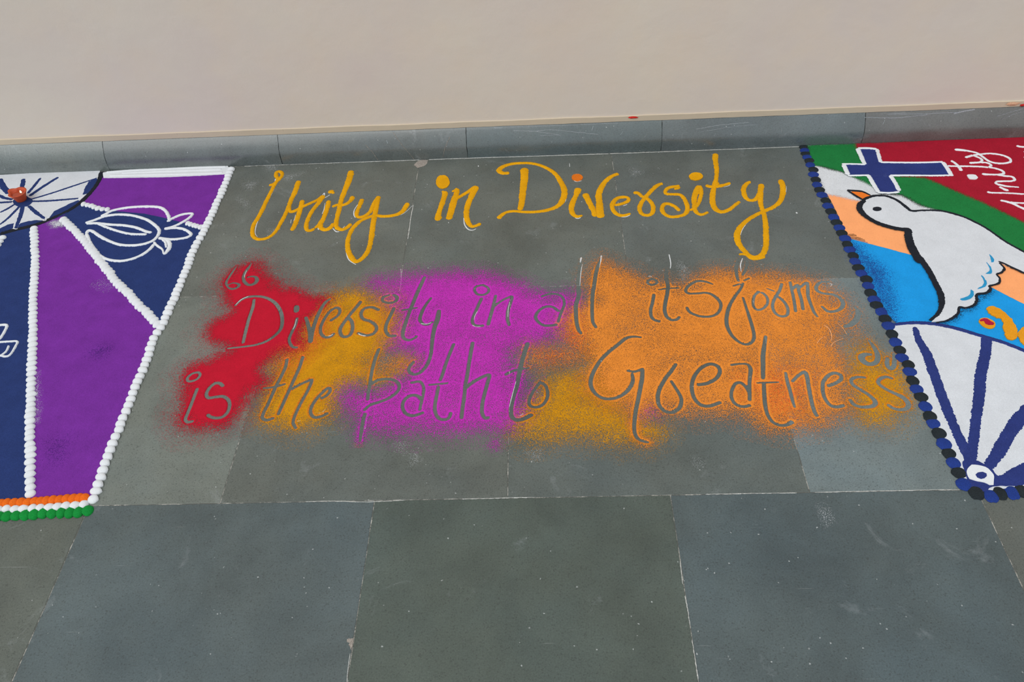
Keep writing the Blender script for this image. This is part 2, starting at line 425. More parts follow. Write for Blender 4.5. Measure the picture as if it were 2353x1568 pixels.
# hairline cracks and white scuffs on the skirting face
def skirt_point(x, y):
    best = None
    for (dy, z) in prof[1:]:
        q = onwall(x, y, YWALL + dy)
        if best is None or abs(q[1] - z) < best[0]: best = (abs(q[1] - z), q[0], YWALL + dy, z)
    return Vector(best[1:])
def skirt_line(name, pts, w, mat, wander=.0006):
    P = []
    for i in range(len(pts) - 1):
        n = 10
        for k in range(n + (i == len(pts) - 2)):
            t = k / n; P.append(((pts[i][0] * (1 - t) + pts[i + 1][0] * t), (pts[i][1] * (1 - t) + pts[i + 1][1] * t)))
    V, F = [], []
    for p in P:
        q = onwall(*p, YWALL)
        # slide along the profile
        lo = min(prof[1:], key=lambda d: abs(onwall(*p, YWALL + d[0])[1] - d[1]))
        ks = [abs(onwall(*p, YWALL + d[0])[1] - d[1]) for d in prof]
        # interpolate on the finest level
        bestz = None
        for a in range(1, len(prof) - 1):
            for u in np.linspace(0, 1, 7):
                dy = prof[a][0] * (1 - u) + prof[a + 1][0] * u; z = prof[a][1] * (1 - u) + prof[a + 1][1] * u
                qq = onwall(*p, YWALL + dy); e = abs(qq[1] - z)
                if bestz is None or e < bestz[0]: bestz = (e, qq[0], dy, z)
        _, x, dy, z = bestz; j = random.uniform(-wander, wander)
        wv = w * random.uniform(.5, 1.1)
        V += [(x + j - wv, YWALL + dy - .0007, z + .0005), (x + j + wv, YWALL + dy - .0007, z + .0005)]
    dx = abs(V[0][0] - V[-2][0]); dz = abs(V[0][2] - V[-2][2])
    if dx > dz * 1.5:
        V = [(v[0] + (w if k % 2 else -w) * -1, v[1] - .0002 * (k % 2), v[2] + (.9 * w if k % 2 else -.9 * w)) for k, v in enumerate(V)]
    for i in range(len(V) // 2 - 1): F.append((2 * i, 2 * i + 1, 2 * i + 3, 2 * i + 2))
    return mesh(name, V, F, mat, base)
for pts in ([(903, 304), (925, 335), (951, 365)], [(840, 333), (858, 352), (869, 369)], [(1034, 315), (1022, 340), (1018, 362)]):
    skirt_line('hairline_crack', pts, .0008, M_chip)
M_scuff = powder('white_scuff', (176, 184, 190), .15)
for pts, w in [([(1180, 300), (1235, 302), (1290, 311)], .0012), ([(1215, 303), (1262, 298), (1310, 302), (1375, 309)], .0011), ([(1165, 292), (1300, 288), (1420, 283)], .001), ([(1240, 312), (1282, 310), (1288, 312)], .0008),
               ([(1600, 297), (1650, 288), (1720, 281)], .0011), ([(1610, 303), (1690, 290), (1740, 287)], .0008), ([(1985, 270), (2060, 271), (2130, 264)], .0012), ([(2040, 262), (2120, 262), (2200, 258)], .0012),
               ([(2190, 262), (2215, 256), (2240, 252)], .003), ([(2290, 268), (2320, 258), (2350, 250)], .001), ([(2300, 275), (2330, 262), (2353, 256)], .0008), ([(2028, 287), (2033, 276)], .0006), ([(1640, 313), (1644, 307)], .0005),
               ([(1360, 300), (1363, 290)], .0006), ([(1426, 310), (1431, 302)], .0005), ([(888, 322), (891, 330)], .0006), ([(80, 342), (88, 352)], .0006), ([(1135, 294), (1155, 294)], .0018), ([(900, 302), (908, 302)], .0012)]:
    skirt_line('white_scuff', pts, w, M_scuff)

wall = empty('wall_back', (0, 2.13, 0)); tag(wall, 'beige painted plaster wall behind the stone skirting', 'wall', kind='structure')
def boxm(name, x0, x1, y0, y1, z0, z1, mat, parent):
    V = [(x0, y0, z0), (x1, y0, z0), (x1, y1, z0), (x0, y1, z0), (x0, y0, z1), (x1, y0, z1), (x1, y1, z1), (x0, y1, z1)]
    return mesh(name, V, [(0, 3, 2, 1), (4, 5, 6, 7), (0, 1, 5, 4), (2, 3, 7, 6), (0, 4, 7, 3), (1, 2, 6, 5)], mat, parent)
YP = 2.131
boxm('plaster_wall', -4, 4, YP, YP + .2, -.02, 2.6, M_wall, wall)
V, F = [], []; nb = 300
for i in range(nb + 1):
    x = -4 + 8 * i / nb; top = .1065 + .0016 * mnoise.noise(Vector((x * 6, 0, 0))) + random.uniform(-.0004, .0004)
    dp = .0035 + .0012 * mnoise.noise(Vector((x * 4, 5, 0)))
    bot = .0880 + .0006 * mnoise.noise(Vector((x * 10, 9, 0))) + random.uniform(-.0003, .0003)
    V += [(x, YP - dp, bot), (x, YP - dp, top - .001), (x, YP - dp * .4, top), (x, YP + .002, top + .0004), (x, YP + .002, bot)]
for i in range(nb):
    for j in range(4):
        a = 5 * i + j; F.append((a, a + 5, a + 6, a + 1))
mesh('plaster_band', V, F, M_band, wall)
# pigment marks on the band
def wallmark(name, x, y, rx, ry, mat):
    c = onwall(x, y, YP - .006); s = (onwall(x + 1, y, YP - .006)[0] - c[0])
    V = [(c[0], YP - .0075, c[1])]; n = 18
    for i in range(n):
        a = 2 * math.pi * i / n; k = 1 + random.uniform(-.2, .2)
        V.append((c[0] + rx * s * math.cos(a) * k, YP - .0052, c[1] + ry * s * 1.4 * math.sin(a) * k))
    mesh(name, V, [(0, i + 1, (i + 1) % n + 1) for i in range(n)], mat, wall)
wallmark('paint_mark', 1455, 270.5, 11, 2, powder('red_smear', (215, 52, 44), .2))
wallmark('paint_mark', 2352, 242, 8, 2, powder('red_smear_dark', (190, 40, 40), .2))
wallmark('paint_mark', 2328, 239, 15, 3.4, powder('peach_smear', (222, 178, 146), .08))

for k, pts in enumerate([[(606, 380), (640, 377), (632, 392), (612, 390)], [(655, 405), (700, 396), (690, 404), (660, 412)], [(565, 425), (590, 418), (575, 438)], [(545, 455), (565, 462), (568, 474)], [(620, 530), (632, 528), (628, 540)],
                         [(1215, 1040), (1240, 1038), (1232, 1052)], [(948, 1045), (958, 1045), (954, 1060)], [(915, 1020), (932, 1024), (925, 1038)], [(1560, 600), (1585, 628), (1570, 640)], [(1890, 1170), (1905, 1190), (1896, 1200)],
                         [(1595, 1055), (1612, 1062), (1604, 1072)], [(1445, 385), (1475, 395), (1455, 402)]]):
    soft_field('chalk_smudge', 'N', pts, MWS, floor, .0002, soft=.016, step=.004, warp=.010, seed=120 + k, top=.20)
# ------------------------------------------------------------------ left rangoli panel
lp = empty('rangoli_panel', (*plan(200, 800), 0)); tag(lp, 'purple and navy powder rangoli panel on the left of the floor', 'rangoli')
def panelpart(name, c, pts, mat, z1=.0014, parent=lp, z0=-.0004, **k): return plate(name, c, pts, mat, parent, z0, z1, **k)
panelpart('purple_field', 'L1', [(940, 150), (2060, 120), (1955, 420), (1850, 640), (1690, 610), (1500, 575), (1300, 540), (1000, 490), (735, 425), (850, 300), (900, 230)], MPU)
panelpart('navy_field', 'L1', [(735, 425), (1000, 490), (1300, 518), (1500, 560), (1690, 610), (1850, 650), (1770, 800), (1600, 1200), (1440, 1500), (1250, 1320), (1000, 1040), (800, 780), (560, 545)], MNV, .0016)
panelpart('purple_field', 'N', [(80, 518), (118, 500), (150, 484), (200, 562), (300, 680), (360, 750), (345, 800), (300, 900), (212, 1150), (70, 1160), (72, 900), (78, 700)], MPU)
panelpart('navy_field', 'N', [(-140, 590), (0, 535), (80, 520), (80, 650), (75, 850), (70, 1150), (-140, 1166)], MNV)
soft_field('white_spill', 'L1', [(480, 600), (560, 590), (560, 625), (500, 630)], MWS, lp, .0019, soft=.02, step=.003, seed=3)
soft_field('white_spill', 'L1', [(870, 1160), (960, 1110), (1000, 1150), (950, 1200)], MWS, lp, .0019, soft=.03, step=.003, seed=4, top=.16, warp=.01)
soft_field('navy_spill', 'L2', [(690, 230), (760, 180), (830, 200), (760, 260)], MPS, lp, .0019, soft=.03, step=.004, seed=5, top=.45)
soft_field('navy_spill', 'L2', [(380, 900), (480, 890), (450, 1040), (390, 1010)], MPS, lp, .0019, soft=.04, step=.004, seed=6, top=.35)
soft_field('white_spill', 'L2', [(272, 380), (290, 380), (290, 760), (272, 760)], MWS, lp, .0019, soft=.012, step=.003, seed=8, top=.35)
wb = panelpart('white_band', 'L1', [(930, 150), (1100, 128), (1500, 108), (1800, 96), (2050, 88), (2080, 120), (2030, 165), (1800, 178), (1500, 190), (1150, 196), (1000, 198), (935, 198)], MW, .0028)
strokes('white_band_ridge', [('L1', 26, [(960, 148), (1200, 130), (1500, 118), (1800, 104), (2040, 98)]), ('L1', 24, [(990, 178), (1300, 170), (1600, 164), (1850, 158), (2010, 150)]), ('L1', 22, [(1100, 155), (1400, 142), (1700, 132), (2000, 122)])], MW, lp, h=.0022, z0=.0026)

# spoked wheel, top left
wh = empty('wheel_drawing', (*plan(54, 462), 0)); tag(wh, 'white powder wheel with thin navy spokes around the clay lamp', 'wheel drawing')
plate('white_disc', 'N', [(-140, 409), (0, 403), (230, 391), (230, 405), (218, 426), (200, 447), (180, 466), (150, 486), (118, 501), (84, 513), (38, 525), (0, 535), (-140, 570)], MWf, wh, -.0004, .0018)
hubc = (54, 464)
sp = [((64, 463), (170, 459.5, 187, 457), 4.5), None]
SPK = [[(48, 440), (53, 424), (54, 412)], [(64, 446), (78, 430), (94, 410)], [(68, 452), (100, 430), (135, 408)], [(70, 460), (120, 445), (165, 430), (222, 411)], [(74, 464), (110, 463), (150, 460), (182, 457)],
       [(66, 474), (84, 490), (104, 504)], [(53, 474), (48, 496), (37, 526)], [(47, 474), (22, 500), (0, 518)], [(36, 470), (16, 482), (0, 490)], [(30, 465), (0, 467), (-60, 470)], [(30, 460), (10, 456), (0, 451), (-40, 436)], [(22, 446), (8, 430), (0, 412)], [(36, 472), (0, 540), (-20, 560)]][:12]
SW = [7, 5, 6, 3.6, 4.2, 5.5, 6.5, 4.5, 4.2, 4.5, 5, 9]
for s, w in zip(SPK, SW):
    strokes('spoke', [('N', [w * 1.35] + [w * 1.5] * (len(s) - 2) + [w * 1.1], s)], MNV, wh, h=.0006, z0=.0018, flat=True, fuzz=.0009)
plate('hub', 'N', blob_poly('N', 53, 464, 22, 13, 22, .12), MNV, wh, .0015, .0025, spline=True)
for pts in ([(870, 195), (805, 230), (765, 290), (748, 350), (800, 335), (860, 265), (885, 215)], [(705, 398), (640, 425), (560, 465), (490, 500), (428, 580), (560, 540), (650, 480), (735, 415)],
            [(395, 580), (330, 578), (240, 590), (180, 610), (165, 650), (300, 625), (420, 592)], [(130, 605), (70, 618), (0, 655), (-150, 700), (-150, 740), (0, 700), (115, 655)]):
    plate('rim_patch', 'L1', pts, MNV, wh, .0015, .0024, fuzz=.0012)
strokes('rim', [('L1', [64, 46, 42, 42, 46, 46, 46, 48, 48, 50], [(925, 138), (905, 190), (868, 260), (800, 345), (715, 425), (600, 500), (470, 560), (330, 615), (150, 660), (0, 700)]), ('L1', 50, [(0, 700), (-150, 738), (-450, 800)])], MBK, wh, h=.0012, z0=.0014, flat=True)
for pts in ([(180, 458), (188, 456), (196, 450)], [(98, 508), (106, 508), (106, 500)], [(30, 526), (38, 528), (43, 526)]):
    strokes('white_spoke_tip', [('N', 3, pts)], MW, wh, h=.001, z0=.002)

# clay oil lamp on the hub
dc = plan(51, 461)
di = empty('clay_lamp', (dc[0], dc[1], .0025)); di.scale = (.95, .95, .95); tag(di, 'small terracotta oil lamp with lit wick on the wheel hub', 'lamp')
def claymat():
    m, t, p, N, L = nodes('terracotta'); pos = coords(N, L, t)
    n = ramp(N, L, noisen(N, L, pos, 120, 4), .3, .7); L(mixc(N, L, n, lin((182, 66, 30)), lin((200, 82, 42))), p.inputs['Base Color'])
    p.inputs['Roughness'].default_value = .6; bump(N, L, p, noisen(N, L, pos, 400, 3), .2, .0006); return m
M_clay = claymat()
rim_z = .030
pr = [(0, 0), (.0150, 0), (.0158, .002), (.019, .012), (.0235, .022), (.0268, .0275), (.0282, .0295), (.0278, .0305), (.0225, .0288), (.0205, .0262), (.0195, .0225), (.016, .0205), (0, .0200)]
V, F = [], []; n = 40
spa = math.radians(158)
for (r, z) in pr:
    for i in range(n):
        a = 2 * math.pi * i / n
        da = (a - spa + math.pi) % (2 * math.pi) - math.pi
        s = math.exp(-(da / .36) ** 2) * max(0, (z - .012) / .018) * min(1, r / .02)
        rr = r + .0085 * s - .0035 * math.exp(-((abs(da) - .62) / .2) ** 2) * max(0, (z - .016) / .014) * min(1, r / .02)
        V.append((rr * math.cos(a), rr * math.sin(a), z + .0012 * s))
for k in range(len(pr) - 1):
    for i in range(n):
        j = (i + 1) % n; F.append((k * n + i, k * n + j, (k + 1) * n + j, (k + 1) * n + i))
me = bpy.data.meshes.new('clay_bowl'); me.from_pydata(V, [], F); me.update(); bw = link('clay_bowl', me, M_clay, None, True); bw.parent = di
def lathe(name, pr, mat, par, loc, n=12):
    V, F = [], []
    for r, z in pr:
        for i in range(n): V.append((r * math.cos(2 * math.pi * i / n), r * math.sin(2 * math.pi * i / n), z))
    for k in range(len(pr) - 1):
        for i in range(n): F.append((k * n + i, k * n + (i + 1) % n, (k + 1) * n + (i + 1) % n, (k + 1) * n + i))
    me = bpy.data.meshes.new(name); me.from_pydata(V, [], F); me.update(); o = link(name, me, mat, None, True); o.parent = par; o.location = loc; return o
m, t, p, N, L = nodes('lamp_oil'); p.inputs['Base Color'].default_value = (*lin((165, 62, 30)), 1); p.inputs['Roughness'].default_value = .25; M_oil = m
lathe('oil', [(.0001, .0228), (.0193, .0226)], M_oil, di, (0, 0, 0), 28)
m, t, p, N, L = nodes('cotton_wick'); p.inputs['Base Color'].default_value = (.4, .3, .2, 1); p.inputs['Roughness'].default_value = .9
wk = lathe('wick', [(.0001, .0222), (.0012, .0222), (.0011, .026), (.0006, .0285), (.0001, .029)], m, di, (.0135, -.002, 0), 8)
m, t, p, N, L = nodes('lamp_flame'); p.inputs['Base Color'].default_value = (1, .8, .4, 1); p.inputs['Emission Color'].default_value = (1, .86, .5, 1); p.inputs['Emission Strength'].default_value = 2.2
lathe('flame', [(.0001, .0275), (.0018, .029), (.0030, .0312), (.0026, .0335), (.0012, .0362), (.0001, .038)], m, wk, (0, 0, 0), 10)

# lotus bud outline
fw = empty('flower_drawing', (*plan(310, 540), 0)); tag(fw, 'white outlined lotus bud drawn across the navy and purple fields', 'flower drawing')
for nm, items in [('petal_outline', [('L1', 24, [(910, 545), (960, 520), (1020, 490), (1150, 465), (1300, 455), (1430, 460), (1490, 490), (1520, 540), (1530, 590)])]),
                  ('petal_outline', [('L1', 25, [(770, 605), (860, 575), (960, 540), (1080, 527), (1200, 537), (1320, 572), (1395, 620), (1435, 665), (1425, 715), (1380, 762), (1300, 792), (1200, 805), (1090, 800), (990, 768), (900, 720), (840, 680), (800, 672), (780, 700)])]),
                  ('petal_outline', [('L1', 25, [(780, 700), (810, 770), (860, 850), (920, 908), (1000, 938), (1100, 945), (1200, 925), (1290, 885), (1350, 840), (1390, 795)])]),
                  ('petal_vein', [('L1', 24, [(780, 608), (880, 606), (1000, 618), (1120, 625), (1230, 645), (1320, 680), (1370, 690)])]),
                  ('petal_vein', [('L1', 22, [(880, 606), (960, 640), (1060, 675), (1180, 702), (1325, 706)])]),
                  ('sepal_outline', [('L1', 22, [(1505, 592), (1570, 555), (1650, 525), (1735, 520), (1700, 562), (1620, 610), (1550, 640), (1480, 656)])]),
                  ('sepal_outline', [('L1', 24, [(1480, 656), (1580, 648), (1660, 660), (1722, 702), (1690, 732), (1610, 747), (1530, 750), (1430, 737)])]),
                  ('sepal_outline', [('L1', [22, 26, 32, 30, 14, 16, 20, 22], [(1430, 737), (1510, 760), (1532, 805), (1510, 855), (1480, 882), (1462, 840), (1410, 800), (1390, 775)]), ('L1', 18, [(1450, 742), (1490, 775), (1500, 825)])])]:
    strokes(nm, [(q[0], [v * 1.22 for v in q[1]] if isinstance(q[1], list) else q[1] * 1.22, *q[2:]) for q in items], MW, fw, h=.0032, z0=.0014, fuzz=.0009)
lt = empty('lettering', (*plan(20, 790), 0)); tag(lt, 'end of a white outlined letter on navy at the left edge', 'lettering')
strokes('letter_outline', [('L2', 22, [(-60, 45), (-20, 32), (45, 26), (52, 45), (20, 105), (0, 130), (-40, 150)])], MW, lt, h=.003, z0=.0014)
strokes('letter_outline', [('L2', 18, [(-60, 160), (0, 156), (70, 152), (132, 152), (118, 190), (88, 240), (60, 262), (30, 262), (-10, 252), (-50, 240)]), ('L2', 16, [(10, 258), (50, 225), (70, 180)])], MW, lt, h=.003, z0=.0014)

# ---- beaded borders
def bead_mesh(name, ax, ay, h, mat, seed, rings=5, n=14):
    r = random.Random(seed); V, F = [], []
    for k in range(rings + 1):
        t = k / rings; rad = math.cos(t * math.pi / 2) if k < rings else 0
        z = h * math.sin(t * math.pi / 2) ** .9
        if k == rings: V.append((0, ay * .1, h)); break
        for i in range(n):
            a = 2 * math.pi * i / n; j = 1 + (r.uniform(-.07, .07) if k == 0 else r.uniform(-.025, .025))
            V.append((ax * rad * math.cos(a) * j, ay * rad * math.sin(a) * j + ay * .12 * t, z))
    for k in range(rings - 1):
        for i in range(n):
            j = (i + 1) % n; F.append((k * n + i, k * n + j, (k + 1) * n + j, (k + 1) * n + i))
    top = len(V) - 1
    for i in range(n): F.append(((rings - 1) * n + i, (rings - 1) * n + (i + 1) % n, top))
    me = bpy.data.meshes.new(name); me.from_pydata(V, [], F); me.update(); me.materials.append(mat)
    me.polygons.foreach_set('use_smooth', [True] * len(F)); return me
def beads(label, c, pts, mats, ax, ay, h, spacing, group, z0=.0008, part='powder_bead', skew=.25, sjit=.08, offset=0, tilt=.30):
    ay *= .84; h *= 1.15
    P = crom(fl(c, pts), .002); d = np.r_[0, np.cumsum(np.linalg.norm(np.diff(P, axis=0), axis=1))]
    root = empty('bead_border', (P[0][0], P[0][1], 0)); tag(root, label, 'bead border', group)
    kinds = [[bead_mesh(part, ax, ay, h, m, s) for s in range(4)] for m in mats]
    k = 0; s = spacing * .4
    while s < d[-1]:
        x = np.interp(s, d, P[:, 0]); y = np.interp(s, d, P[:, 1])
        x2 = np.interp(s + .004, d, P[:, 0]); y2 = np.interp(s + .004, d, P[:, 1]); x1 = np.interp(s - .004, d, P[:, 0]); y1 = np.interp(s - .004, d, P[:, 1])
        o = bpy.data.objects.new(part, kinds[(k + offset) % len(mats)][random.randrange(4)]); COL.objects.link(o); o.parent = root
        o.location = (x - P[0][0] + random.uniform(-.001, .001), y - P[0][1] + random.uniform(-.001, .001), z0)
        o.rotation_euler = (Matrix.Rotation(math.atan2(y2 - y1, x2 - x1) - math.pi / 2 + skew + random.uniform(-.15, .15), 3, 'Z') @ Matrix.Rotation(-tilt, 3, 'X')).to_euler()
        q = 1 + random.uniform(-sjit, sjit); o.scale = (q, 1 + random.uniform(-sjit, sjit), 1 + random.uniform(-.1, .1))
        s += spacing * (1 + random.uniform(-.08, .08)); k += 1
    return root
GB = 'white beaded lines of the left rangoli'
beads('white beaded line running straight down between navy and purple fields', 'N', [(78.6, 524), (80, 569), (81.6, 602), (80, 630), (78, 666), (76.5, 704), (76.5, 786), (73.5, 832), (72, 911), (70, 954), (70, 1000), (70.4, 1092), (70.4, 1144)], [MW], .0125, .0125, .006, .0175, GB, skew=-.3)
beads('white beaded line slanting from the wheel to the right border', 'N', [(143, 504), (165, 523), (189, 549), (212, 577), (229, 600), (250, 625), (270, 651), (296, 676), (319, 702), (339, 720), (354, 738), (364, 748)], [MW], .0140, .0125, .006, .0165, GB, skew=.5)
beads('white beaded right border of the purple and navy rangoli', 'N', [(533, 387), (523, 411), (515, 429), (508, 449), (497, 470), (490, 488), (482, 505), (474, 521), (462, 544), (451, 564), (441, 584), (434, 605), (426, 625), (418, 646), (408, 669), (400, 689), (390, 709), (380, 732), (372, 750), (362, 766), (350, 786), (343, 813), (336, 832), (326, 856), (312, 887), (303, 911), (294, 936), (281, 966), (272, 994), (260, 1018), (251, 1043), (241, 1067), (234, 1092), (225, 1116), (217, 1141), (211, 1158)], [MW], .0128, .0125, .006, .0178, GB, skew=-.35)
beads('short white beaded line between the wheel and the lotus bud', 'L1', [(740, 432), (800, 442), (850, 460), (910, 478), (1000, 485)], [MW], .0110, .0100, .005, .0150, GB, skew=.3)
beads('short white beaded line from lotus bud tip to the right border', 'L1', [(1680, 603), (1740, 620), (1790, 635), (1835, 642)], [MW], .0110, .0085, .0045, .0120, GB, skew=.3)
beads('white beads at the left edge just below the black wheel rim', 'L1', [(35, 722), (10, 760), (-20, 800), (-60, 850)], [MW], .0125, .012, .006, .0175, GB, skew=-.3)
GT = 'orange white and green bead rows at the foot of the left rangoli'
beads('orange bead row at the foot of the purple field', 'L2', [(-300, 1392), (0, 1368), (150, 1360), (300, 1352), (450, 1340), (600, 1328), (680, 1322)], [MOR], .0115, .0120, .0065, .0135, GT, skew=.1)
beads('white bead row between the orange and green rows', 'L2', [(-300, 1440), (0, 1412), (100, 1410), (200, 1408), (300, 1402), (400, 1395), (500, 1388), (600, 1380), (690, 1372)], [MW], .0105, .0125, .0068, .0175, GT, skew=.2)
beads('green bead row nearest the camera below the white row', 'L2', [(-300, 1480), (0, 1464), (100, 1462), (200, 1455), (300, 1446), (400, 1442), (500, 1436), (600, 1430), (665, 1420)], [MGR], .0130, .0135, .0065, .0185, GT, skew=.1)

# ------------------------------------------------------------------ yellow heading
def word(label, letters, pos):
    w = empty('lettering', (*plan(*pos), 0)); tag(w, label, 'lettering', 'yellow heading words')
    for it in letters: strokes('letter', [(q[0], [v * 1.12 for v in q[1]] if isinstance(q[1], list) else q[1] * 1.12, *q[2:]) for q in it], MYE, w, h=.0030, z0=-.0002, fuzz=.0009)
    return w
w1 = word('yellow powder word Unity, leftmost word of the heading', [
    [('U', [50, 45, 42, 42, 44, 44, 46, 46, 40, 44, 46, 50, 52, 52, 50, 50, 48, 44, 42, 42, 44, 50, 50, 52, 56, 62, 62, 66, 66], [(435, 372), (490, 358), (540, 320), (590, 270), (608, 222), (575, 192), (532, 208), (530, 250), (548, 290), (500, 380), (450, 480), (400, 580), (350, 690), (290, 800), (240, 880), (222, 970), (245, 1040), (310, 1066), (400, 1055), (480, 1010), (540, 940), (590, 850), (640, 760), (690, 650), (720, 560), (765, 470), (795, 390), (810, 340), (825, 310)])],
    [('U', [40, 44, 46, 44, 42, 42, 44, 56, 54, 52, 54, 52, 48, 44, 40], [(695, 620), (702, 685), (725, 712), (790, 690), (860, 650), (950, 610), (1060, 560), (1130, 515), (1080, 590), (1000, 690), (950, 780), (918, 870), (925, 940), (965, 955), (1030, 925)]), ('U', 40, [(1030, 925), (1075, 880), (1110, 820)]), ('U', 58, [(868, 560), (845, 660), (808, 780), (770, 880), (728, 955)])],
    [('U', 56, [(1208, 565), (1185, 670), (1145, 780), (1100, 875), (1112, 925), (1170, 942), (1230, 912), (1270, 860)]), ('U', 62, [(1195, 460), (1240, 452), (1275, 440)]), ('U', 40, [(1250, 480), (1275, 455)])],
    [('U', [70, 74, 72, 62, 58, 56, 56, 52, 56, 48, 46, 52, 58], [(1492, 180), (1482, 250), (1445, 360), (1395, 480), (1362, 580), (1340, 680), (1312, 790), (1300, 880), (1325, 925), (1385, 940), (1450, 908), (1480, 880), (1500, 865)]), ('U', [46, 42, 42, 50, 56, 56], [(1250, 650), (1320, 622), (1400, 622), (1470, 585), (1505, 540), (1505, 510)])],
    [('U', [56, 52, 50, 44, 46, 50, 50, 52], [(1635, 545), (1610, 620), (1575, 700), (1565, 758), (1600, 782), (1670, 765), (1740, 710), (1790, 610)]), ('U', [50, 56, 60, 64, 66, 64, 60, 60, 56, 60, 64, 62, 58, 54, 54, 50, 46, 44, 48, 50, 54, 60, 62, 58], [(1850, 510), (1830, 600), (1805, 720), (1785, 820), (1768, 930), (1755, 1040), (1730, 1160), (1690, 1250), (1620, 1325), (1555, 1350), (1500, 1300), (1460, 1220), (1448, 1120), (1472, 1010), (1520, 920), (1600, 840), (1700, 790), (1800, 760), (1900, 770), (2000, 765), (2100, 740), (2170, 690), (2205, 630), (2228, 595)]), ('U', 50, [(1850, 510), (1790, 600), (1745, 700)])]], (750, 540))
w2 = word('yellow powder word in, the short middle word of the heading', [
    [('I', [55, 62, 58, 56, 66, 80, 84], [(318, 510), (318, 550), (290, 640), (255, 740), (240, 800), (245, 835), (262, 850)]), ('I', 34, [(280, 524), (315, 510)])],
    [('I', [46, 66, 74, 72, 68], [(468, 480), (448, 560), (420, 640), (392, 740), (362, 845)]), ('I', 28, [(400, 518), (435, 500), (465, 475)]), ('I', [40, 42, 48, 72, 68, 62, 60, 58, 48, 42, 42], [(440, 605), (520, 560), (600, 512), (678, 468), (635, 560), (592, 660), (572, 760), (582, 850), (625, 918), (680, 918), (745, 888)])]], (1050, 500))
plate('letter_dot', 'I', blob_poly('I', 293, 404, 82, 78, 26, .03), MYE, w2, -.0002, .0022, spline=True)
w3 = word('yellow powder word Diversity, longest word of the heading on the right', [
    [('I', [44, 52, 60, 54, 44, 40, 40, 42, 48, 58, 66, 66, 58, 48, 42, 40, 38, 38, 50, 56], [(1080, 295), (1000, 298), (955, 265), (1000, 222), (1100, 190), (1220, 180), (1350, 185), (1480, 222), (1600, 292), (1675, 390), (1722, 500), (1708, 600), (1650, 680), (1540, 728), (1400, 752), (1250, 755), (1120, 745), (1035, 762), (975, 800), (945, 835)]), ('I', [90, 84, 78, 72, 68, 58], [(1250, 235), (1255, 330), (1245, 430), (1232, 540), (1222, 640), (1200, 735)])],
    [('I', [84, 58, 60, 60, 54, 44, 24], [(1888, 470), (1860, 560), (1822, 640), (1805, 720), (1830, 785), (1880, 808), (1940, 795)])],
    [('I', [80, 66, 66, 62, 60], [(1965, 535), (1990, 590), (2030, 670), (2070, 750), (2085, 810)]), ('I', [84, 84, 74, 70, 66, 58, 52, 48], [(2150, 825), (2140, 740), (2135, 640), (2125, 560), (2150, 480), (2200, 400), (2270, 340), (2360, 302)])],
    [('E', [40, 42, 44, 40, 44, 48, 52, 50, 50, 44, 30], [(60, 728), (150, 708), (222, 675), (218, 640), (170, 630), (95, 645), (42, 700), (40, 770), (85, 828), (160, 848), (255, 825)])],
    [('E', [50, 46, 44, 46, 48, 50, 48, 46, 48, 50, 48, 48, 50, 46, 38], [(280, 582), (335, 582), (380, 620), (440, 645), (498, 700), (518, 770), (495, 828), (440, 845), (385, 828), (355, 770), (375, 700), (430, 625), (500, 550), (560, 495), (630, 468)])],
    [('E', [44, 46, 46, 48, 50, 50, 44, 44, 50, 52, 48, 44, 42, 40, 42, 44, 38], [(828, 795), (775, 745), (705, 712), (645, 715), (620, 770), (645, 825), (720, 862), (820, 855), (895, 825), (920, 760), (890, 665), (835, 605), (750, 598), (670, 592), (660, 560), (700, 520), (830, 498)]), ('E', 40, [(760, 530), (800, 530), (825, 508)])],
    [('E', [52, 62, 60, 54, 50, 46, 40, 34], [(1052, 495), (1022, 560), (1000, 640), (1000, 720), (1010, 785), (1045, 828), (1100, 835), (1165, 805)]), ('E', [50, 46, 44, 40, 34], [(1062, 495), (1080, 570), (1068, 650), (1030, 730), (950, 790)]), ('E', 56, [(1040, 540), (1025, 600)])],
    [('E', [72, 60, 50, 46, 54, 60, 66, 66, 62, 52, 46, 42, 42], [(1250, 118), (1245, 180), (1262, 300), (1258, 400), (1240, 480), (1222, 560), (1212, 650), (1225, 730), (1270, 788), (1340, 803), (1420, 770), (1480, 722), (1535, 682)]), ('E', [40, 46, 50, 42, 38], [(1130, 490), (1190, 508), (1280, 502), (1360, 486), (1425, 463)]), ('E', 70, [(1262, 450), (1250, 500)])],
    [('E', [38, 50, 56, 56, 46, 48, 50, 56], [(1660, 447), (1605, 482), (1578, 540), (1595, 620), (1640, 665), (1710, 662), (1760, 600), (1785, 530)]), ('E', [66, 62, 54, 52, 60, 62, 64, 62, 54, 48, 58, 66, 72, 62, 52, 50, 50, 52, 56, 60, 66, 66, 60], [(1790, 475), (1775, 600), (1782, 720), (1818, 830), (1838, 950), (1842, 1080), (1842, 1200), (1810, 1290), (1740, 1335), (1660, 1325), (1590, 1265), (1525, 1180), (1502, 1080), (1540, 985), (1620, 905), (1720, 842), (1820, 795), (1920, 752), (2000, 690), (2038, 600), (2040, 510), (2025, 460), (2010, 425)]), ('E', [28, 40, 64, 60, 40], [(1520, 1305), (1600, 1305), (1690, 1350), (1770, 1340), (1835, 1330)])]], (1500, 500))
plate('letter_dot', 'E', blob_poly('E', 1017, 391, 82, 46, 24, .03), MYE, w3, -.0002, .0022, spline=True)
od = plate('letter_dot', 'I', blob_poly('I', 1873, 352, 66, 42, 22, .04), MDO, w3, -.0002, .0018, spline=True); od['label'] = 'orange dot over the first i'
CH = powder('chalk', (216, 218, 220), .08)
def chalk(parent, items, name='chalk_line'):
    for it in items: strokes(name, [it], CH, parent, h=.0005, z0=-.0001, fuzz=.0003, flat=True)
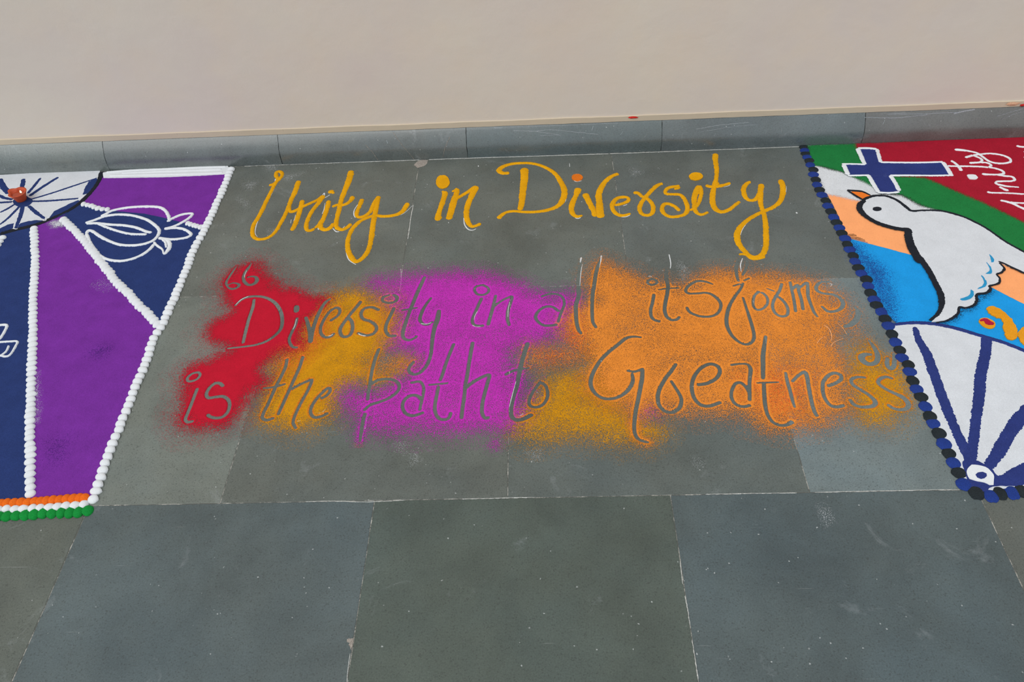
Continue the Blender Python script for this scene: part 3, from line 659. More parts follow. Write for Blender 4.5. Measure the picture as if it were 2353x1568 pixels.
chalk(w1, [('U', [14, 10, 9, 9, 10, 10, 8, 5], [(520, 285), (505, 400), (440, 540), (360, 700), (290, 840), (262, 940), (265, 1000), (290, 1035)]), ('U', [8, 12, 12, 6], [(1120, 505), (1150, 470), (1158, 525), (1225, 490)]), ('U', [6, 10, 8], [(1160, 595), (1145, 680), (1120, 740)]),
           ('U', [8, 12, 14, 8], [(1580, 615), (1535, 690), (1530, 750), (1550, 790)]), ('U', [8, 16, 10], [(1255, 920), (1300, 965), (1345, 965)]), ('U', [8, 8], [(1385, 925), (1415, 890)]), ('U', [6, 8, 6], [(780, 745), (765, 810), (750, 830)]), ('U', [6, 6], [(725, 805), (715, 862)]), ('U', [4, 6, 4], [(2130, 755), (2200, 710), (2285, 630)]),
           ('U', [8, 14, 8], [(1420, 1180), (1460, 1320), (1560, 1395)]), ('U', [14, 16], [(1068, 915), (1075, 945)])])
chalk(w2, [('I', [8, 14, 16, 12, 8], [(540, 820), (550, 900), (590, 955), (640, 968), (690, 950)]), ('I', [10, 8], [(360, 870), (365, 888)]), ('I', [14, 14], [(712, 205), (712, 222)])])
chalk(w3, [('I', [10, 8, 10, 8], [(1815, 355), (1820, 325), (1870, 308), (1925, 330)]), ('I', [6, 8, 8], [(1815, 365), (1860, 395), (1930, 385)]), ('I', [8, 14, 8], [(1845, 822), (1885, 830), (1920, 815)]), ('I', [6, 6], [(1783, 180), (1787, 225)]), ('I', [4, 6, 4], [(1735, 640), (1750, 560), (1748, 520)]),
           ('E', [6, 10, 8], [(140, 865), (200, 860), (250, 838)]), ('E', [8, 8], [(160, 733), (215, 715)]), ('E', [12, 10], [(690, 575), (705, 590)]), ('E', [6, 6], [(700, 848), (770, 850)]), ('E', [5, 8, 5], [(1620, 930), (1565, 1010), (1540, 1080)]), ('E', [4, 6, 4], [(2082, 500), (2078, 560), (2065, 610)]),
           ('E', [5, 7, 5], [(1340, 512), (1400, 498), (1425, 480)]), ('E', [24, 20], [(2198, 805), (2208, 825)]), ('E', [6, 8, 4], [(1815, 490), (1808, 560), (1795, 600)])])

# ------------------------------------------------------------------ quote field: four powders with the letters wiped clear
qf = empty('powder_field', (*plan(1200, 820), 0))
tag(qf, 'cloud of red gold magenta and orange powder with a two line quote wiped through it', 'powder field')
CUT = [('Q1', [10, 26, 28, 30, 26, 34, 34, 36, 26, 22, 20], [(735, 165), (690, 230), (650, 290), (615, 355), (632, 408), (680, 432), (740, 418), (765, 388), (740, 368), (690, 362), (648, 378)]),
 ('Q1', [12, 38, 38, 38, 40, 40, 46, 48, 36, 24, 24], [(910, 130), (870, 190), (835, 240), (815, 300), (830, 350), (880, 385), (940, 372), (975, 330), (958, 292), (910, 285), (870, 296)]),
 ('Q1', [30, 34, 38, 36, 40, 42, 44, 44, 42, 40, 36, 32, 28, 26], [(722, 625), (790, 562), (880, 525), (1000, 520), (1100, 543), (1190, 600), (1250, 690), (1272, 800), (1255, 900), (1185, 980), (1080, 1050), (960, 1090), (830, 1110), (635, 1132)]),
 ('Q1', [34, 40, 40, 40, 40, 38], [(940, 560), (925, 650), (885, 770), (855, 880), (830, 980), (812, 1062)]), ('Q1', [60, 66, 60], [(1440, 645), (1440, 668), (1437, 690)]),
 ('Q1', 36, [(1445, 780), (1425, 860), (1385, 940), (1355, 1020), (1367, 1080), (1400, 1115), (1440, 1122)]), ('Q1', [40, 44, 50, 52, 46, 46, 44, 40, 32], [(1550, 770), (1575, 850), (1598, 950), (1603, 1050), (1628, 930), (1660, 820), (1710, 700), (1770, 600), (1830, 552)]),
 ('Q1', 38, [(1848, 800), (1930, 740), (1948, 680), (1910, 652), (1840, 690), (1770, 780), (1725, 880), (1730, 960), (1780, 1000), (1840, 992), (1875, 962)]),
 ('Q1', 42, [(2190, 587), (2140, 650), (2080, 720), (2010, 810), (1955, 900), (1962, 970), (2010, 995), (2070, 970), (2098, 900), (2090, 820), (2060, 780)]),
 ('Q2', 40, [(252, 575), (180, 545), (90, 560), (50, 620), (75, 682), (160, 712), (222, 760), (230, 810), (190, 858), (110, 875), (20, 850)]),
 ('Q2', [30, 36, 36, 36, 40, 44, 34], [(375, 402), (310, 430), (308, 475), (390, 495), (462, 470), (470, 425), (435, 402)]), ('Q2', 42, [(435, 560), (392, 650), (350, 740), (340, 820), (380, 878), (450, 882)]),
 ('Q2', [42, 46, 46, 44, 42, 46, 46, 42, 40, 36, 36], [(795, 195), (750, 290), (700, 400), (660, 500), (612, 620), (570, 740), (542, 840), (550, 905), (610, 932), (680, 908), (702, 888)]), ('Q2', [30, 28, 26], [(535, 580), (620, 566), (705, 552)]),
 ('Q2', [30, 38, 44, 44, 38, 30, 28], [(872, 437), (810, 520), (762, 610), (742, 690), (780, 742), (840, 748), (885, 718)]), ('Q2', [50, 62, 52, 48, 44, 44, 46, 44, 42, 42, 40, 38], [(965, 590), (950, 680), (912, 790), (892, 900), (880, 1010), (865, 1120), (820, 1230), (750, 1308), (680, 1335), (625, 1315), (612, 1262), (665, 1190)]),
 ('Q2', 34, [(1470, 285), (1400, 305), (1385, 350), (1420, 392), (1490, 398), (1545, 365), (1545, 320), (1500, 292)], True), ('Q2', 40, [(1465, 445), (1430, 520), (1390, 610), (1358, 695), (1375, 748), (1430, 764), (1478, 762)]), ('Q2', [34, 42, 42, 42, 44], [(1632, 410), (1612, 500), (1588, 590), (1562, 680), (1545, 745)]),
 ('Q2', [28, 32, 36, 36, 42, 44, 42, 40], [(1615, 535), (1700, 470), (1770, 435), (1825, 422), (1800, 510), (1775, 600), (1772, 690), (1790, 752)]),
 ('Q3', 34, [(130, 622), (210, 595), (300, 595), (368, 630), (393, 700), (378, 760), (345, 840), (322, 920)]), ('Q3', 40, [(320, 790), (250, 745), (170, 745), (95, 790), (55, 860), (85, 920), (150, 962), (230, 965), (295, 955)]),
 ('Q3', [20, 40, 48, 50, 50, 48, 48, 46, 44, 34], [(590, 200), (575, 300), (562, 400), (560, 520), (560, 620), (530, 720), (530, 830), (538, 930), (560, 1015), (588, 1058)]), ('Q3', [16, 40, 46, 46, 46, 44, 44, 40, 38], [(822, 180), (790, 260), (762, 360), (745, 480), (725, 600), (720, 720), (720, 830), (728, 920), (762, 985)]),
 ('Q3', 34, [(1425, 420), (1375, 440), (1378, 472), (1425, 488), (1475, 470), (1475, 438)], True), ('Q3', 40, [(1445, 605), (1430, 690), (1408, 780), (1415, 860), (1452, 900), (1505, 916)]),
 ('Q3', [40, 46, 46, 46, 46, 44, 44, 42, 40, 38], [(1595, 310), (1592, 400), (1610, 500), (1600, 600), (1580, 700), (1572, 790), (1600, 865), (1655, 900), (1710, 895), (1742, 868)]), ('Q3', [22, 26, 24], [(1505, 545), (1600, 530), (1735, 524)]),
 ('Q3', [22, 34, 38, 38, 36, 34, 34, 36, 42, 40, 38, 36, 38, 38], [(2135, 478), (2050, 450), (1950, 445), (1862, 492), (1818, 550), (1850, 588), (1950, 588), (2070, 582), (2160, 622), (2228, 700), (2222, 780), (2170, 838), (2080, 862), (1970, 855)]), ('Q3', [38, 38, 38, 34], [(1970, 855), (1885, 820), (1848, 785), (1835, 755)]),
 ('Q4', [34, 40, 42, 40, 38, 38, 36, 34, 30], [(290, 440), (270, 370), (266, 280), (292, 195), (340, 160), (385, 195), (390, 260), (368, 320), (340, 370)]), ('Q4', [26, 30], [(360, 435), (412, 412)]), ('Q4', [24, 26], [(232, 500), (300, 478)]),
 ('Q4', [30, 34, 38, 42, 46, 48, 44, 40, 36, 40, 42, 42, 42, 38, 28], [(345, 470), (312, 540), (252, 620), (192, 720), (158, 830), (152, 940), (192, 1050), (260, 1130), (340, 1180), (412, 1182), (465, 1135), (472, 1060), (445, 950), (410, 840), (345, 640)]),
 ('Q4', 34, [(528, 568), (480, 615), (462, 690), (475, 752), (520, 783), (590, 758), (632, 700), (628, 640), (590, 592), (565, 580)]), ('Q4', 38, [(800, 480), (770, 560), (720, 640), (692, 720), (705, 790), (752, 842), (820, 858), (868, 828), (868, 760), (830, 690), (770, 635)]), ('Q4', [16, 22], [(625, 530), (705, 560)]),
 ('Q4', 38, [(898, 460), (920, 560), (942, 660), (962, 795)]), ('Q4', 40, [(925, 535), (988, 490), (1000, 560), (1030, 660), (1048, 772)]), ('Q4', [30, 34, 42, 42, 38, 36, 28], [(1012, 520), (1095, 462), (1105, 540), (1110, 620), (1142, 720), (1180, 810), (1218, 860)]),
 ('Q4', [30, 36, 44, 44, 38, 40, 44, 50, 46, 42, 42, 34], [(1350, 452), (1260, 455), (1205, 510), (1222, 560), (1300, 590), (1400, 602), (1480, 642), (1520, 710), (1490, 768), (1420, 798), (1340, 798), (1275, 745)]), ('Q4', [24, 60, 66, 66, 44], [(1665, 750), (1700, 820), (1678, 890), (1620, 950), (1545, 980)]),
 ('P1', 34, [(262, 385), (262, 350), (320, 302), (388, 290), (408, 320), (370, 368), (302, 394)], True), ('P1', 40, [(373, 485), (340, 570), (302, 670), (262, 770), (235, 840), (262, 872), (315, 866)]),
 ('P1', 42, [(673, 445), (640, 417), (580, 420), (512, 480), (482, 550), (512, 588), (590, 578), (680, 572), (740, 612), (755, 680), (730, 758), (670, 812), (590, 825), (530, 810), (502, 790)]),
 ('P1', 40, [(1430, 140), (1410, 230), (1360, 340), (1302, 450), (1252, 560), (1202, 670), (1152, 770), (1142, 825), (1190, 850), (1262, 830)]), ('P1', 30, [(1160, 475), (1280, 460), (1400, 427)]), ('P1', 40, [(1615, 112), (1580, 220), (1532, 330), (1482, 440), (1432, 550), (1382, 660), (1330, 775)]),
 ('P1', 38, [(1490, 482), (1580, 432), (1670, 392), (1722, 382), (1680, 490), (1620, 600), (1562, 710), (1522, 800), (1502, 880), (1532, 940)]), ('P1', 40, [(1842, 590), (1898, 558), (1938, 500), (1910, 474), (1842, 530), (1762, 620), (1712, 710), (1712, 778), (1760, 818), (1840, 802), (1900, 772)]),
 ('P2', 38, [(425, 112), (390, 200), (362, 300), (342, 400), (327, 500), (312, 590), (305, 650)]), ('P2', 38, [(350, 482), (420, 442), (520, 432), (608, 452), (648, 510), (618, 578), (530, 640), (430, 680), (335, 712), (272, 762)]), ('P2', [40, 42, 42, 30], [(275, 812), (252, 900), (237, 1000), (222, 1100)]),
 ('P2', 34, [(782, 470), (870, 460), (910, 520), (905, 600), (882, 700), (870, 760)]), ('P2', 40, [(880, 650), (840, 612), (770, 610), (702, 660), (682, 730), (712, 798), (780, 828), (850, 815), (898, 797)]), ('P2', 38, [(1235, 57), (1192, 160), (1150, 270), (1112, 390), (1092, 440)]),
 ('P2', 40, [(1070, 522), (1050, 620), (1032, 720), (1040, 800), (1082, 860), (1150, 868), (1190, 840), (1203, 802)]), ('P2', 26, [(975, 494), (1070, 485), (1165, 476)]), ('P2', 42, [(1440, 42), (1420, 150), (1400, 270), (1382, 390), (1362, 500), (1350, 620), (1332, 740), (1320, 848)]),
 ('P2', 42, [(1372, 522), (1450, 462), (1540, 412), (1620, 388), (1600, 480), (1570, 590), (1546, 700), (1542, 790), (1570, 850), (1605, 850)]), ('P2', 48, [(2033, 50), (2000, 150), (1970, 260), (1942, 380), (1920, 500), (1882, 620), (1857, 740), (1862, 835), (1920, 875), (2000, 858), (2072, 822)]),
 ('P2', [40, 32, 22], [(1802, 380), (1900, 335), (2045, 312)]), ('P2', 36, [(2170, 468), (2100, 560), (2052, 660), (2062, 718), (2130, 736), (2208, 700), (2252, 612), (2238, 522), (2200, 478)]),
 ('P3', [26, 34, 44, 46, 46, 46, 46, 48, 48, 44, 42, 40, 42, 48, 48, 44, 34], [(1040, 175), (950, 168), (870, 190), (780, 260), (680, 340), (592, 430), (522, 540), (482, 640), (482, 730), (530, 808), (610, 858), (700, 868), (800, 843), (888, 780), (938, 710), (952, 650), (945, 592)]), ('P3', 34, [(897, 552), (970, 562), (1060, 532)]),
 ('P3', [46, 50, 50, 48, 48, 48, 46, 44, 40, 30], [(1060, 545), (1055, 640), (1035, 750), (1012, 870), (987, 990), (972, 1100), (967, 1200), (982, 1278), (1030, 1332), (1120, 1358)]), ('P3', [38, 46, 46, 48, 48, 46, 44, 46, 48, 44, 40, 34], [(1435, 480), (1380, 560), (1312, 650), (1252, 760), (1232, 860), (1252, 948), (1310, 1005), (1390, 1022), (1468, 978), (1498, 900), (1478, 820), (1385, 672)]),
 ('P3', 46, [(1692, 710), (1800, 690), (1898, 630), (1932, 550), (1890, 492), (1810, 478), (1722, 520), (1652, 600), (1617, 700), (1622, 800), (1660, 888), (1730, 942), (1820, 948), (1928, 912)]),
 ('P4', [34, 30, 34, 50, 46, 46, 46], [(5, 508), (100, 496), (190, 502), (228, 560), (220, 660), (215, 760), (218, 915)]), ('P4', 42, [(205, 820), (170, 762), (110, 718), (50, 730), (12, 800), (2, 880), (32, 948), (90, 988), (150, 998), (215, 985)]),
 ('P4', [40, 48, 56, 54, 48], [(405, 175), (390, 280), (375, 400), (375, 520), (375, 660)]), ('P4', [46, 50, 48, 44, 42, 40, 44, 60], [(385, 742), (390, 860), (402, 990), (432, 1100), (490, 1180), (570, 1218), (650, 1214), (708, 1185)]), ('P4', [20, 26, 22], [(305, 720), (430, 715), (555, 711)]),
 ('P4', [34, 42, 44, 42, 30], [(640, 602), (660, 700), (692, 810), (717, 910), (745, 1000)]), ('P4', [38, 40, 46, 52, 48, 48, 48, 46, 44], [(722, 698), (790, 632), (860, 592), (890, 640), (907, 740), (927, 850), (952, 970), (980, 1060), (1005, 1103)]),
 ('P4', 46, [(1148, 753), (1230, 720), (1288, 680), (1288, 632), (1220, 603), (1142, 632), (1082, 710), (1077, 810), (1102, 900), (1160, 978), (1240, 1003), (1315, 987)]), ('P4', [34, 40, 46, 46, 44, 46, 58, 56, 50, 46, 46, 50], [(1568, 655), (1480, 650), (1412, 682), (1432, 740), (1520, 800), (1620, 862), (1688, 930), (1685, 978), (1620, 1000), (1520, 1000), (1440, 970), (1402, 925)]),
 ('P4', [34, 42, 48, 46, 44, 48, 60, 62, 52, 46, 44, 44], [(1888, 665), (1820, 647), (1750, 672), (1730, 720), (1800, 780), (1900, 832), (2018, 890), (2085, 970), (2050, 1025), (1960, 1033), (1892, 1010), (1852, 982)]),
 ('P4', [20, 46, 60, 64, 62, 64, 76, 80, 60, 40], [(1615, 215), (1672, 290), (1715, 370), (1722, 440), (1690, 485), (1620, 498), (1560, 470), (1530, 420), (1570, 385), (1640, 385)]), ('P4', [44, 56, 54, 56, 52, 40], [(1838, 432), (1832, 500), (1862, 548), (1905, 535), (1920, 470), (1915, 380)])]
STEP = .0021
gx = np.arange(-1.03, .95, STEP); gy = np.arange(.90, 1.75, STEP); GX, GY = np.meshgrid(gx, gy)
CS = np.full(GX.shape, .05)
for it in CUT:
    c, w, pts = it[:3]; closed = len(it) > 3
    P = fl(c, pts); s = CROP[c][2]; pp = px(c, pts); ws = w if isinstance(w, list) else [w] * len(pts)
    hw = np.array([.5 * ws[i] / s * scale_at(*pp[i]) for i in range(len(pts))])
    Q = crom(np.c_[P, hw], .0012, closed)
    m = .02; i0, i1 = np.searchsorted(gx, [Q[:, 0].min() - m, Q[:, 0].max() + m]); j0, j1 = np.searchsorted(gy, [Q[:, 1].min() - m, Q[:, 1].max() + m])
    sx, sy = GX[j0:j1, i0:i1], GY[j0:j1, i0:i1]
    dd = np.full(sx.shape, 1e9)
    for q in Q: dd = np.minimum(dd, np.hypot(sx - q[0], sy - q[1]) - q[2])
    CS[j0:j1, i0:i1] = np.minimum(CS[j0:j1, i0:i1], dd)
CS = CS + .0003 * fnoise(GX, GY, 300, 44, 1)
# pull grid points near a letter edge onto that edge so the wiped strokes have clean outlines
g1, g0 = np.gradient(CS, STEP); gn = np.maximum(np.hypot(g0, g1), .3)
mv = np.where(np.abs(CS) < STEP * .62, CS / gn ** 2, 0)
PX = GX - mv * g0; PY = GY - mv * g1
CC = np.where(np.abs(CS) < STEP * .62, 0, CS)
ridge = np.exp(-((CS - .0022) / .0022) ** 2)
def dens(polys, soft, seed, holes=0.0, warp=.016):
    D = np.zeros(GX.shape)
    for k, (pts, amp) in enumerate(polys):
        P = crom(fl('N', pts), .02, True)
        sd = poly_sdf(GX, GY, P) - .006 + warp * fnoise(GX, GY, 14, seed + k) + warp * .5 * fnoise(GX, GY, 40, seed + 50 + k)
        t = np.clip(sd / soft * .5 + .5, 0, 1); D = np.maximum(D, np.maximum(t * t * (3 - 2 * t) * amp, .34 * amp * np.exp(np.minimum(sd, 0) / .036)))
    D = D * (1 - holes * np.clip(fnoise(GX, GY, 9, seed + 90) + .25, 0, 1))
    D = D + ridge * np.clip(D * 1.6, 0, .8) * .55
    D = np.where(D < .07, 0, D - .035)
    return D
RED = [([(510, 650), (540, 618), (592, 605), (630, 650), (700, 675), (745, 685), (735, 705), (700, 740), (690, 800), (640, 815), (600, 850), (620, 870), (580, 910), (545, 960), (510, 985), (440, 990), (415, 965), (430, 900), (425, 860), (470, 830), (530, 800), (480, 785), (480, 750), (530, 715), (515, 690)], 1.3)]
GLD = [([(725, 700), (780, 668), (840, 668), (880, 690), (915, 720), (905, 780), (860, 830), (880, 850), (930, 820), (950, 840), (900, 870), (850, 880), (780, 895), (775, 940), (740, 975), (700, 990), (640, 985), (600, 972), (590, 940), (620, 880), (620, 840), (660, 800), (690, 760)], 1.08),
       ([(1260, 860), (1350, 845), (1440, 870), (1440, 920), (1480, 950), (1530, 995), (1500, 1012), (1400, 1025), (1290, 1015), (1190, 1015), (1170, 985), (1200, 930), (1240, 910)], .93), ([(1955, 800), (2000, 790), (2020, 820), (2065, 845), (2095, 885), (2100, 925), (2070, 960), (2020, 975), (1970, 950), (1940, 880)], 1.0), ([(1350, 800), (1420, 800), (1400, 850), (1330, 860)], .55)]
MAG = [([(850, 650), (900, 640), (960, 628), (1050, 625), (1150, 635), (1210, 655), (1260, 680), (1310, 672), (1325, 720), (1300, 770), (1240, 800), (1190, 815), (1200, 880), (1190, 940), (1170, 985), (1100, 995), (1000, 995), (900, 990), (850, 985), (815, 960), (790, 930), (800, 900), (870, 900), (930, 850), (940, 810), (905, 800), (920, 720)], .98), ([(1475, 932), (1500, 932), (1500, 950), (1478, 955)], .7)]
ORG = [([(1345, 690), (1352, 640), (1385, 600), (1430, 612), (1490, 640), (1560, 650), (1640, 622), (1700, 625), (1780, 630), (1850, 640), (1915, 675), (1950, 725), (1930, 790), (1950, 850), (1960, 900), (1945, 945), (1880, 985), (1820, 990), (1750, 985), (1680, 955), (1580, 960), (1500, 950), (1470, 960), (1440, 940), (1350, 900), (1350, 830), (1310, 790), (1290, 740)], 1.0),
       ([(1210, 800), (1290, 790), (1360, 800), (1340, 850), (1260, 850), (1200, 850)], .55), ([(840, 830), (920, 815), (960, 830), (900, 860), (860, 860)], .5), ([(850, 690), (880, 670), (930, 680), (925, 780), (880, 800)], .35), ([(2000, 780), (1960, 700), (1900, 700), (1950, 800)], .4)]
VER = [([(1690, 855), (1760, 845), (1850, 850), (1870, 900), (1860, 950), (1790, 965), (1720, 930)], .36), ([(640, 815), (700, 790), (720, 740), (740, 720), (760, 760), (690, 840), (630, 870)], .45), ([(1300, 740), (1330, 730), (1340, 790), (1310, 800)], .5), ([(1230, 800), (1340, 790), (1330, 830), (1250, 850)], .35)]
GD = None
for nm, pl, mat, z, sf, sd, hl, lb in (('gold_powder', GLD, MQG, .0006, .060, 11, .22, 'mustard gold powder'), ('magenta_powder', MAG, MQM, .0009, .062, 21, .16, 'magenta powder'),
                                      ('red_powder', RED, MQR, .0012, .048, 31, .0, 'crimson powder'), ('orange_powder', ORG, MQO, .0015, .062, 41, .27, 'orange powder'), ('vermilion_powder', VER, MQV, .0018, .06, 51, 0, 'thin vermilion powder')):
    D = dens(pl, sf, sd, hl)
    if nm == 'gold_powder': GD = D.copy()
    for (who, cx_, cy_, rr, a_, fall) in (('m', 832, 995, .05, 1.0, .008), ('m', 822, 1035, .02, .8, .010), ('v', 822, 1034, .012, .8, .008), ('o', 1466, 985, .07, 1.0, .008), ('o', 1480, 1020, .035, .9, .009), ('g', 675, 980, .05, .8, .010), ('r', 432, 960, .05, .9, .010), ('m', 1136, 1022, .018, .5, .5), ('o', 1790, 985, .05, .9, .010)):
        if nm[0] == who:
            q = plan(cx_, cy_)
            D = np.maximum(D, a_ * np.exp(-((GX - q[0]) ** 2 + (GY - q[1]) ** 2) / rr ** 2) * np.exp(-np.maximum(CS, 0) / fall))
    if nm in ('orange_powder', 'vermilion_powder'): D = np.maximum(D, np.exp(-((CS - .0012) / .0018) ** 2) * np.clip(GD, 0, 1) * (.55 if nm[0] == 'o' else .3))
    Z = z + ridge * .0011 * np.clip(D, 0, 1) + .00025 * fnoise(GX, GY, 60, sd + 3)
    Z = np.where(CC <= 0, z * .3, Z)
    o = dust_layer(nm, PX, PY, Z, np.where(CC < 0, 0, D), mat, qf, CC, lb)
    o['kind'] = 'stuff'
chalk(qf, [('Q3', [14, 22, 8], [(592, 160), (588, 180), (580, 225)]), ('Q3', [5, 8, 8, 5], [(605, 240), (590, 320), (582, 400), (575, 500)]), ('Q3', [18, 14, 10, 8, 6], [(828, 138), (822, 200), (805, 300), (785, 420), (765, 540)]), ('Q3', [12, 12, 12, 8], [(1623, 125), (1635, 180), (1643, 240), (1638, 295)]),
           ('Q3', [6, 8, 6], [(2000, 800), (2060, 838), (2120, 830)]), ('Q3', [10, 10], [(1515, 552), (1580, 545)]), ('Q3', [8, 10, 8], [(1375, 385), (1410, 385), (1420, 400)]), ('Q4', [6, 14, 10], [(325, 340), (315, 250), (340, 170)]), ('Q4', [6, 8, 5], [(1350, 470), (1390, 478), (1370, 508)]),
           ('Q2', [8, 18, 12], [(15, 850), (50, 875), (110, 882)]), ('Q2', [10, 10, 8], [(750, 735), (810, 742), (880, 725)]), ('Q2', [5, 8, 5], [(880, 780), (860, 900), (850, 1080)]), ('Q2', [6, 8, 6], [(1800, 480), (1780, 560), (1775, 660)]), ('Q2', [8, 10, 6], [(1350, 750), (1400, 775), (1460, 772)]), ('Q2', [5, 7, 5], [(1440, 560), (1390, 640), (1378, 700)]),
           ('P1', [8, 18, 10], [(1540, 850), (1552, 862), (1600, 850)]), ('P1', [10, 14, 10], [(1750, 760), (1830, 765), (1885, 715)]), ('P1', [5, 8, 5], [(350, 480), (330, 530), (320, 560)]), ('P1', [8, 8], [(505, 550), (560, 460)]), ('P2', [8, 14, 12], [(300, 800), (290, 900), (275, 975)]), ('P2', [6, 10, 16, 8], [(1915, 825), (1950, 825), (1975, 815), (1990, 800)]),
           ('P2', [4, 8, 5], [(1910, 450), (1870, 600), (1835, 740)]), ('Q1', [4, 6, 4], [(855, 210), (830, 270), (832, 300)]), ('Q1', [6, 10, 6], [(722, 620), (790, 556), (880, 515)]), ('Q1', [5, 8, 5], [(1440, 780), (1420, 860), (1395, 910)]), ('Q1', [8, 12, 8], [(1780, 985), (1840, 980), (1870, 958)])])
# faint loose chalk curl on the orange
strokes('chalk_curl', [('P4', [8, 10, 10, 8], [(1085, 42), (1150, 90), (1178, 170), (1172, 235)]), ('P4', [10, 7, 6], [(1005, 262), (1050, 205), (1110, 180)]), ('P4', [9, 8, 5], [(1165, 300), (1210, 245), (1320, 200)]), ('P4', [4, 4, 5], [(1245, 20), (1310, 80), (1362, 160)])], powder('peach_chalk', (236, 170, 118), .08), qf, h=.0004, z0=.0018, fuzz=.0003, flat=True)

# ------------------------------------------------------------------ right rangoli panel
rp = empty('rangoli_panel', (*plan(2200, 650), 0)); tag(rp, 'green red peach and sky blue rangoli panel on the right of the floor', 'rangoli')
RX = 5200
plate('sky_blue_field', 'N', [(1952, 548), (2095, 580), (2300, 640), (2500, 700), (2500, 900), (2353, 815), (2250, 772), (2150, 745), (2062, 745), (2045, 730), (1990, 640)], MSB, rp, -.0004, .0010)
pe1 = plate('peach_field', 'R1', [(405, 925), (520, 950), (640, 975), (760, 1000), (1250, 1250), (1260, 1520), (1190, 1508), (900, 1430), (640, 1362), (595, 1320), (530, 1160), (455, 1010)], MPE, rp, .0006, .0016)
plate('peach_field', 'R2', [(2060, 240), (2353, 340), (2700, 420), (2900, 900), (2353, 728), (2180, 640), (2000, 545), (1940, 520), (2040, 440), (2020, 380)], MPE, rp, .0006, .0016)
soft_field('white_haze', 'R1', [(290, 670), (400, 695), (560, 735), (700, 790), (860, 860), (930, 940), (1120, 960), (1300, 1050), (1480, 1100), (1480, 1130), (900, 1080), (740, 1010), (560, 968), (410, 935), (330, 790)], MHZ, rp, .0022, soft=.010, seed=61, step=.0035, warp=.006)
wr = [(225, 478), (700, 462), (800, 700), (1350, 770), (1500, 800), (1700, 870), (1900, 950), (2282, 1130), (2900, 1420), (2900, 1800), (2282, 1500), (2100, 1400), (1850, 1240), (1600, 1130), (1450, 1092), (1300, 1042), (1120, 950), (900, 900), (840, 870), (700, 790), (560, 730), (400, 688), (280, 672)]
soft_field('green_field', 'R1', wr, MGD, rp, .0030, soft=.010, seed=62, warp=.005, step=.0035)
soft_field('red_field', 'R1', [(690, 463), (2282, 385), (2700, 365), (2900, 1480), (2500, 1320), (2282, 1215), (2100, 1120), (1900, 1025), (1700, 940), (1500, 850), (1350, 790), (1000, 760), (700, 500)], MRD, rp, .0036, soft=.010, seed=63, warp=.005, step=.0035)
soft_field('navy_speckle', 'R2', [(290, -20), (400, 40), (450, 120), (560, 200), (700, 330), (760, 560), (800, 700), (830, 960), (760, 960), (640, 750), (520, 520), (400, 300)], MNS, rp, .0016, soft=.035, seed=64, top=.62, step=.004)
soft_field('charcoal_speckle', 'R2', [(1500, 900), (1580, 800), (1700, 770), (1780, 700), (1790, 640), (1900, 620), (1960, 560), (1990, 580), (1900, 660), (1820, 680), (1790, 760), (1700, 810), (1620, 830), (1560, 920), (1400, 960)], MKS, rp, .0018, soft=.014, seed=65, top=.6, step=.003, warp=.004)

# dove
dv = empty('dove_drawing', (*plan(2200, 610), 0)); tag(dv, 'white powder dove with black outline and orange beak', 'dove drawing')
def r1(p): return px('R1', p)
def r2(p): return px('R2', p)
body = r1([(745, 1020), (790, 985), (870, 965), (980, 970), (1080, 1010), (1160, 1070), (1215, 1105), (1330, 1103), (1500, 1110), (1700, 1165), (1900, 1262), (2100, 1400), (2282, 1500)]) + [(2420, 625), (2500, 690)] + r2([(2353, 362), (2200, 300), (2050, 232), (2110, 300), (2095, 345), (2022, 382), (2062, 435), (2040, 490), (1935, 520), (1945, 560), (1880, 608), (1778, 625), (1780, 700), (1740, 755), (1650, 785), (1575, 775), (1550, 845), (1490, 895), (1390, 935), (1240, 948), (1310, 865), (1375, 780), (1388, 690), (1345, 590), (1280, 450), (1210, 330), (1110, 200), (1040, 90), (1000, 0)]) + r1([(1200, 1380), (1180, 1275), (1050, 1262), (900, 1220), (790, 1150), (735, 1085)])
plate('body', 'N', body, MWf, dv, .002, .0042, fuzz=.0009)
for it in [('R1', [30, 44, 46, 42, 40, 42, 40, 46, 60, 66, 66, 66], [(770, 1002), (722, 1045), (728, 1100), (790, 1162), (900, 1222), (1030, 1262), (1120, 1278), (1180, 1285), (1180, 1340), (1205, 1430), (1250, 1520), (1300, 1600)]),
           ('R2', [60, 64, 62, 60, 60, 62, 60, 46, 36, 24], [(1000, 40), (1060, 130), (1160, 260), (1240, 390), (1295, 500), (1350, 610), (1365, 700), (1355, 780), (1310, 862), (1220, 935)]),
           ('R1', [24, 26, 24, 24, 26, 28, 24, 20, 20, 18, 18, 18, 18], [(745, 1005), (800, 978), (870, 960), (980, 966), (1080, 1008), (1160, 1068), (1215, 1104), (1330, 1100), (1500, 1106), (1700, 1160), (1900, 1258), (2100, 1396), (2282, 1498)]), ('N', 5, [(2350, 582), (2420, 622), (2500, 688)])]:
    strokes('outline', [(it[0], [v * 1.3 for v in it[1]] if isinstance(it[1], list) else it[1] * 1.3, it[2])], MBK, dv, h=.0014, z0=.0040, flat=True, fuzz=.0010)
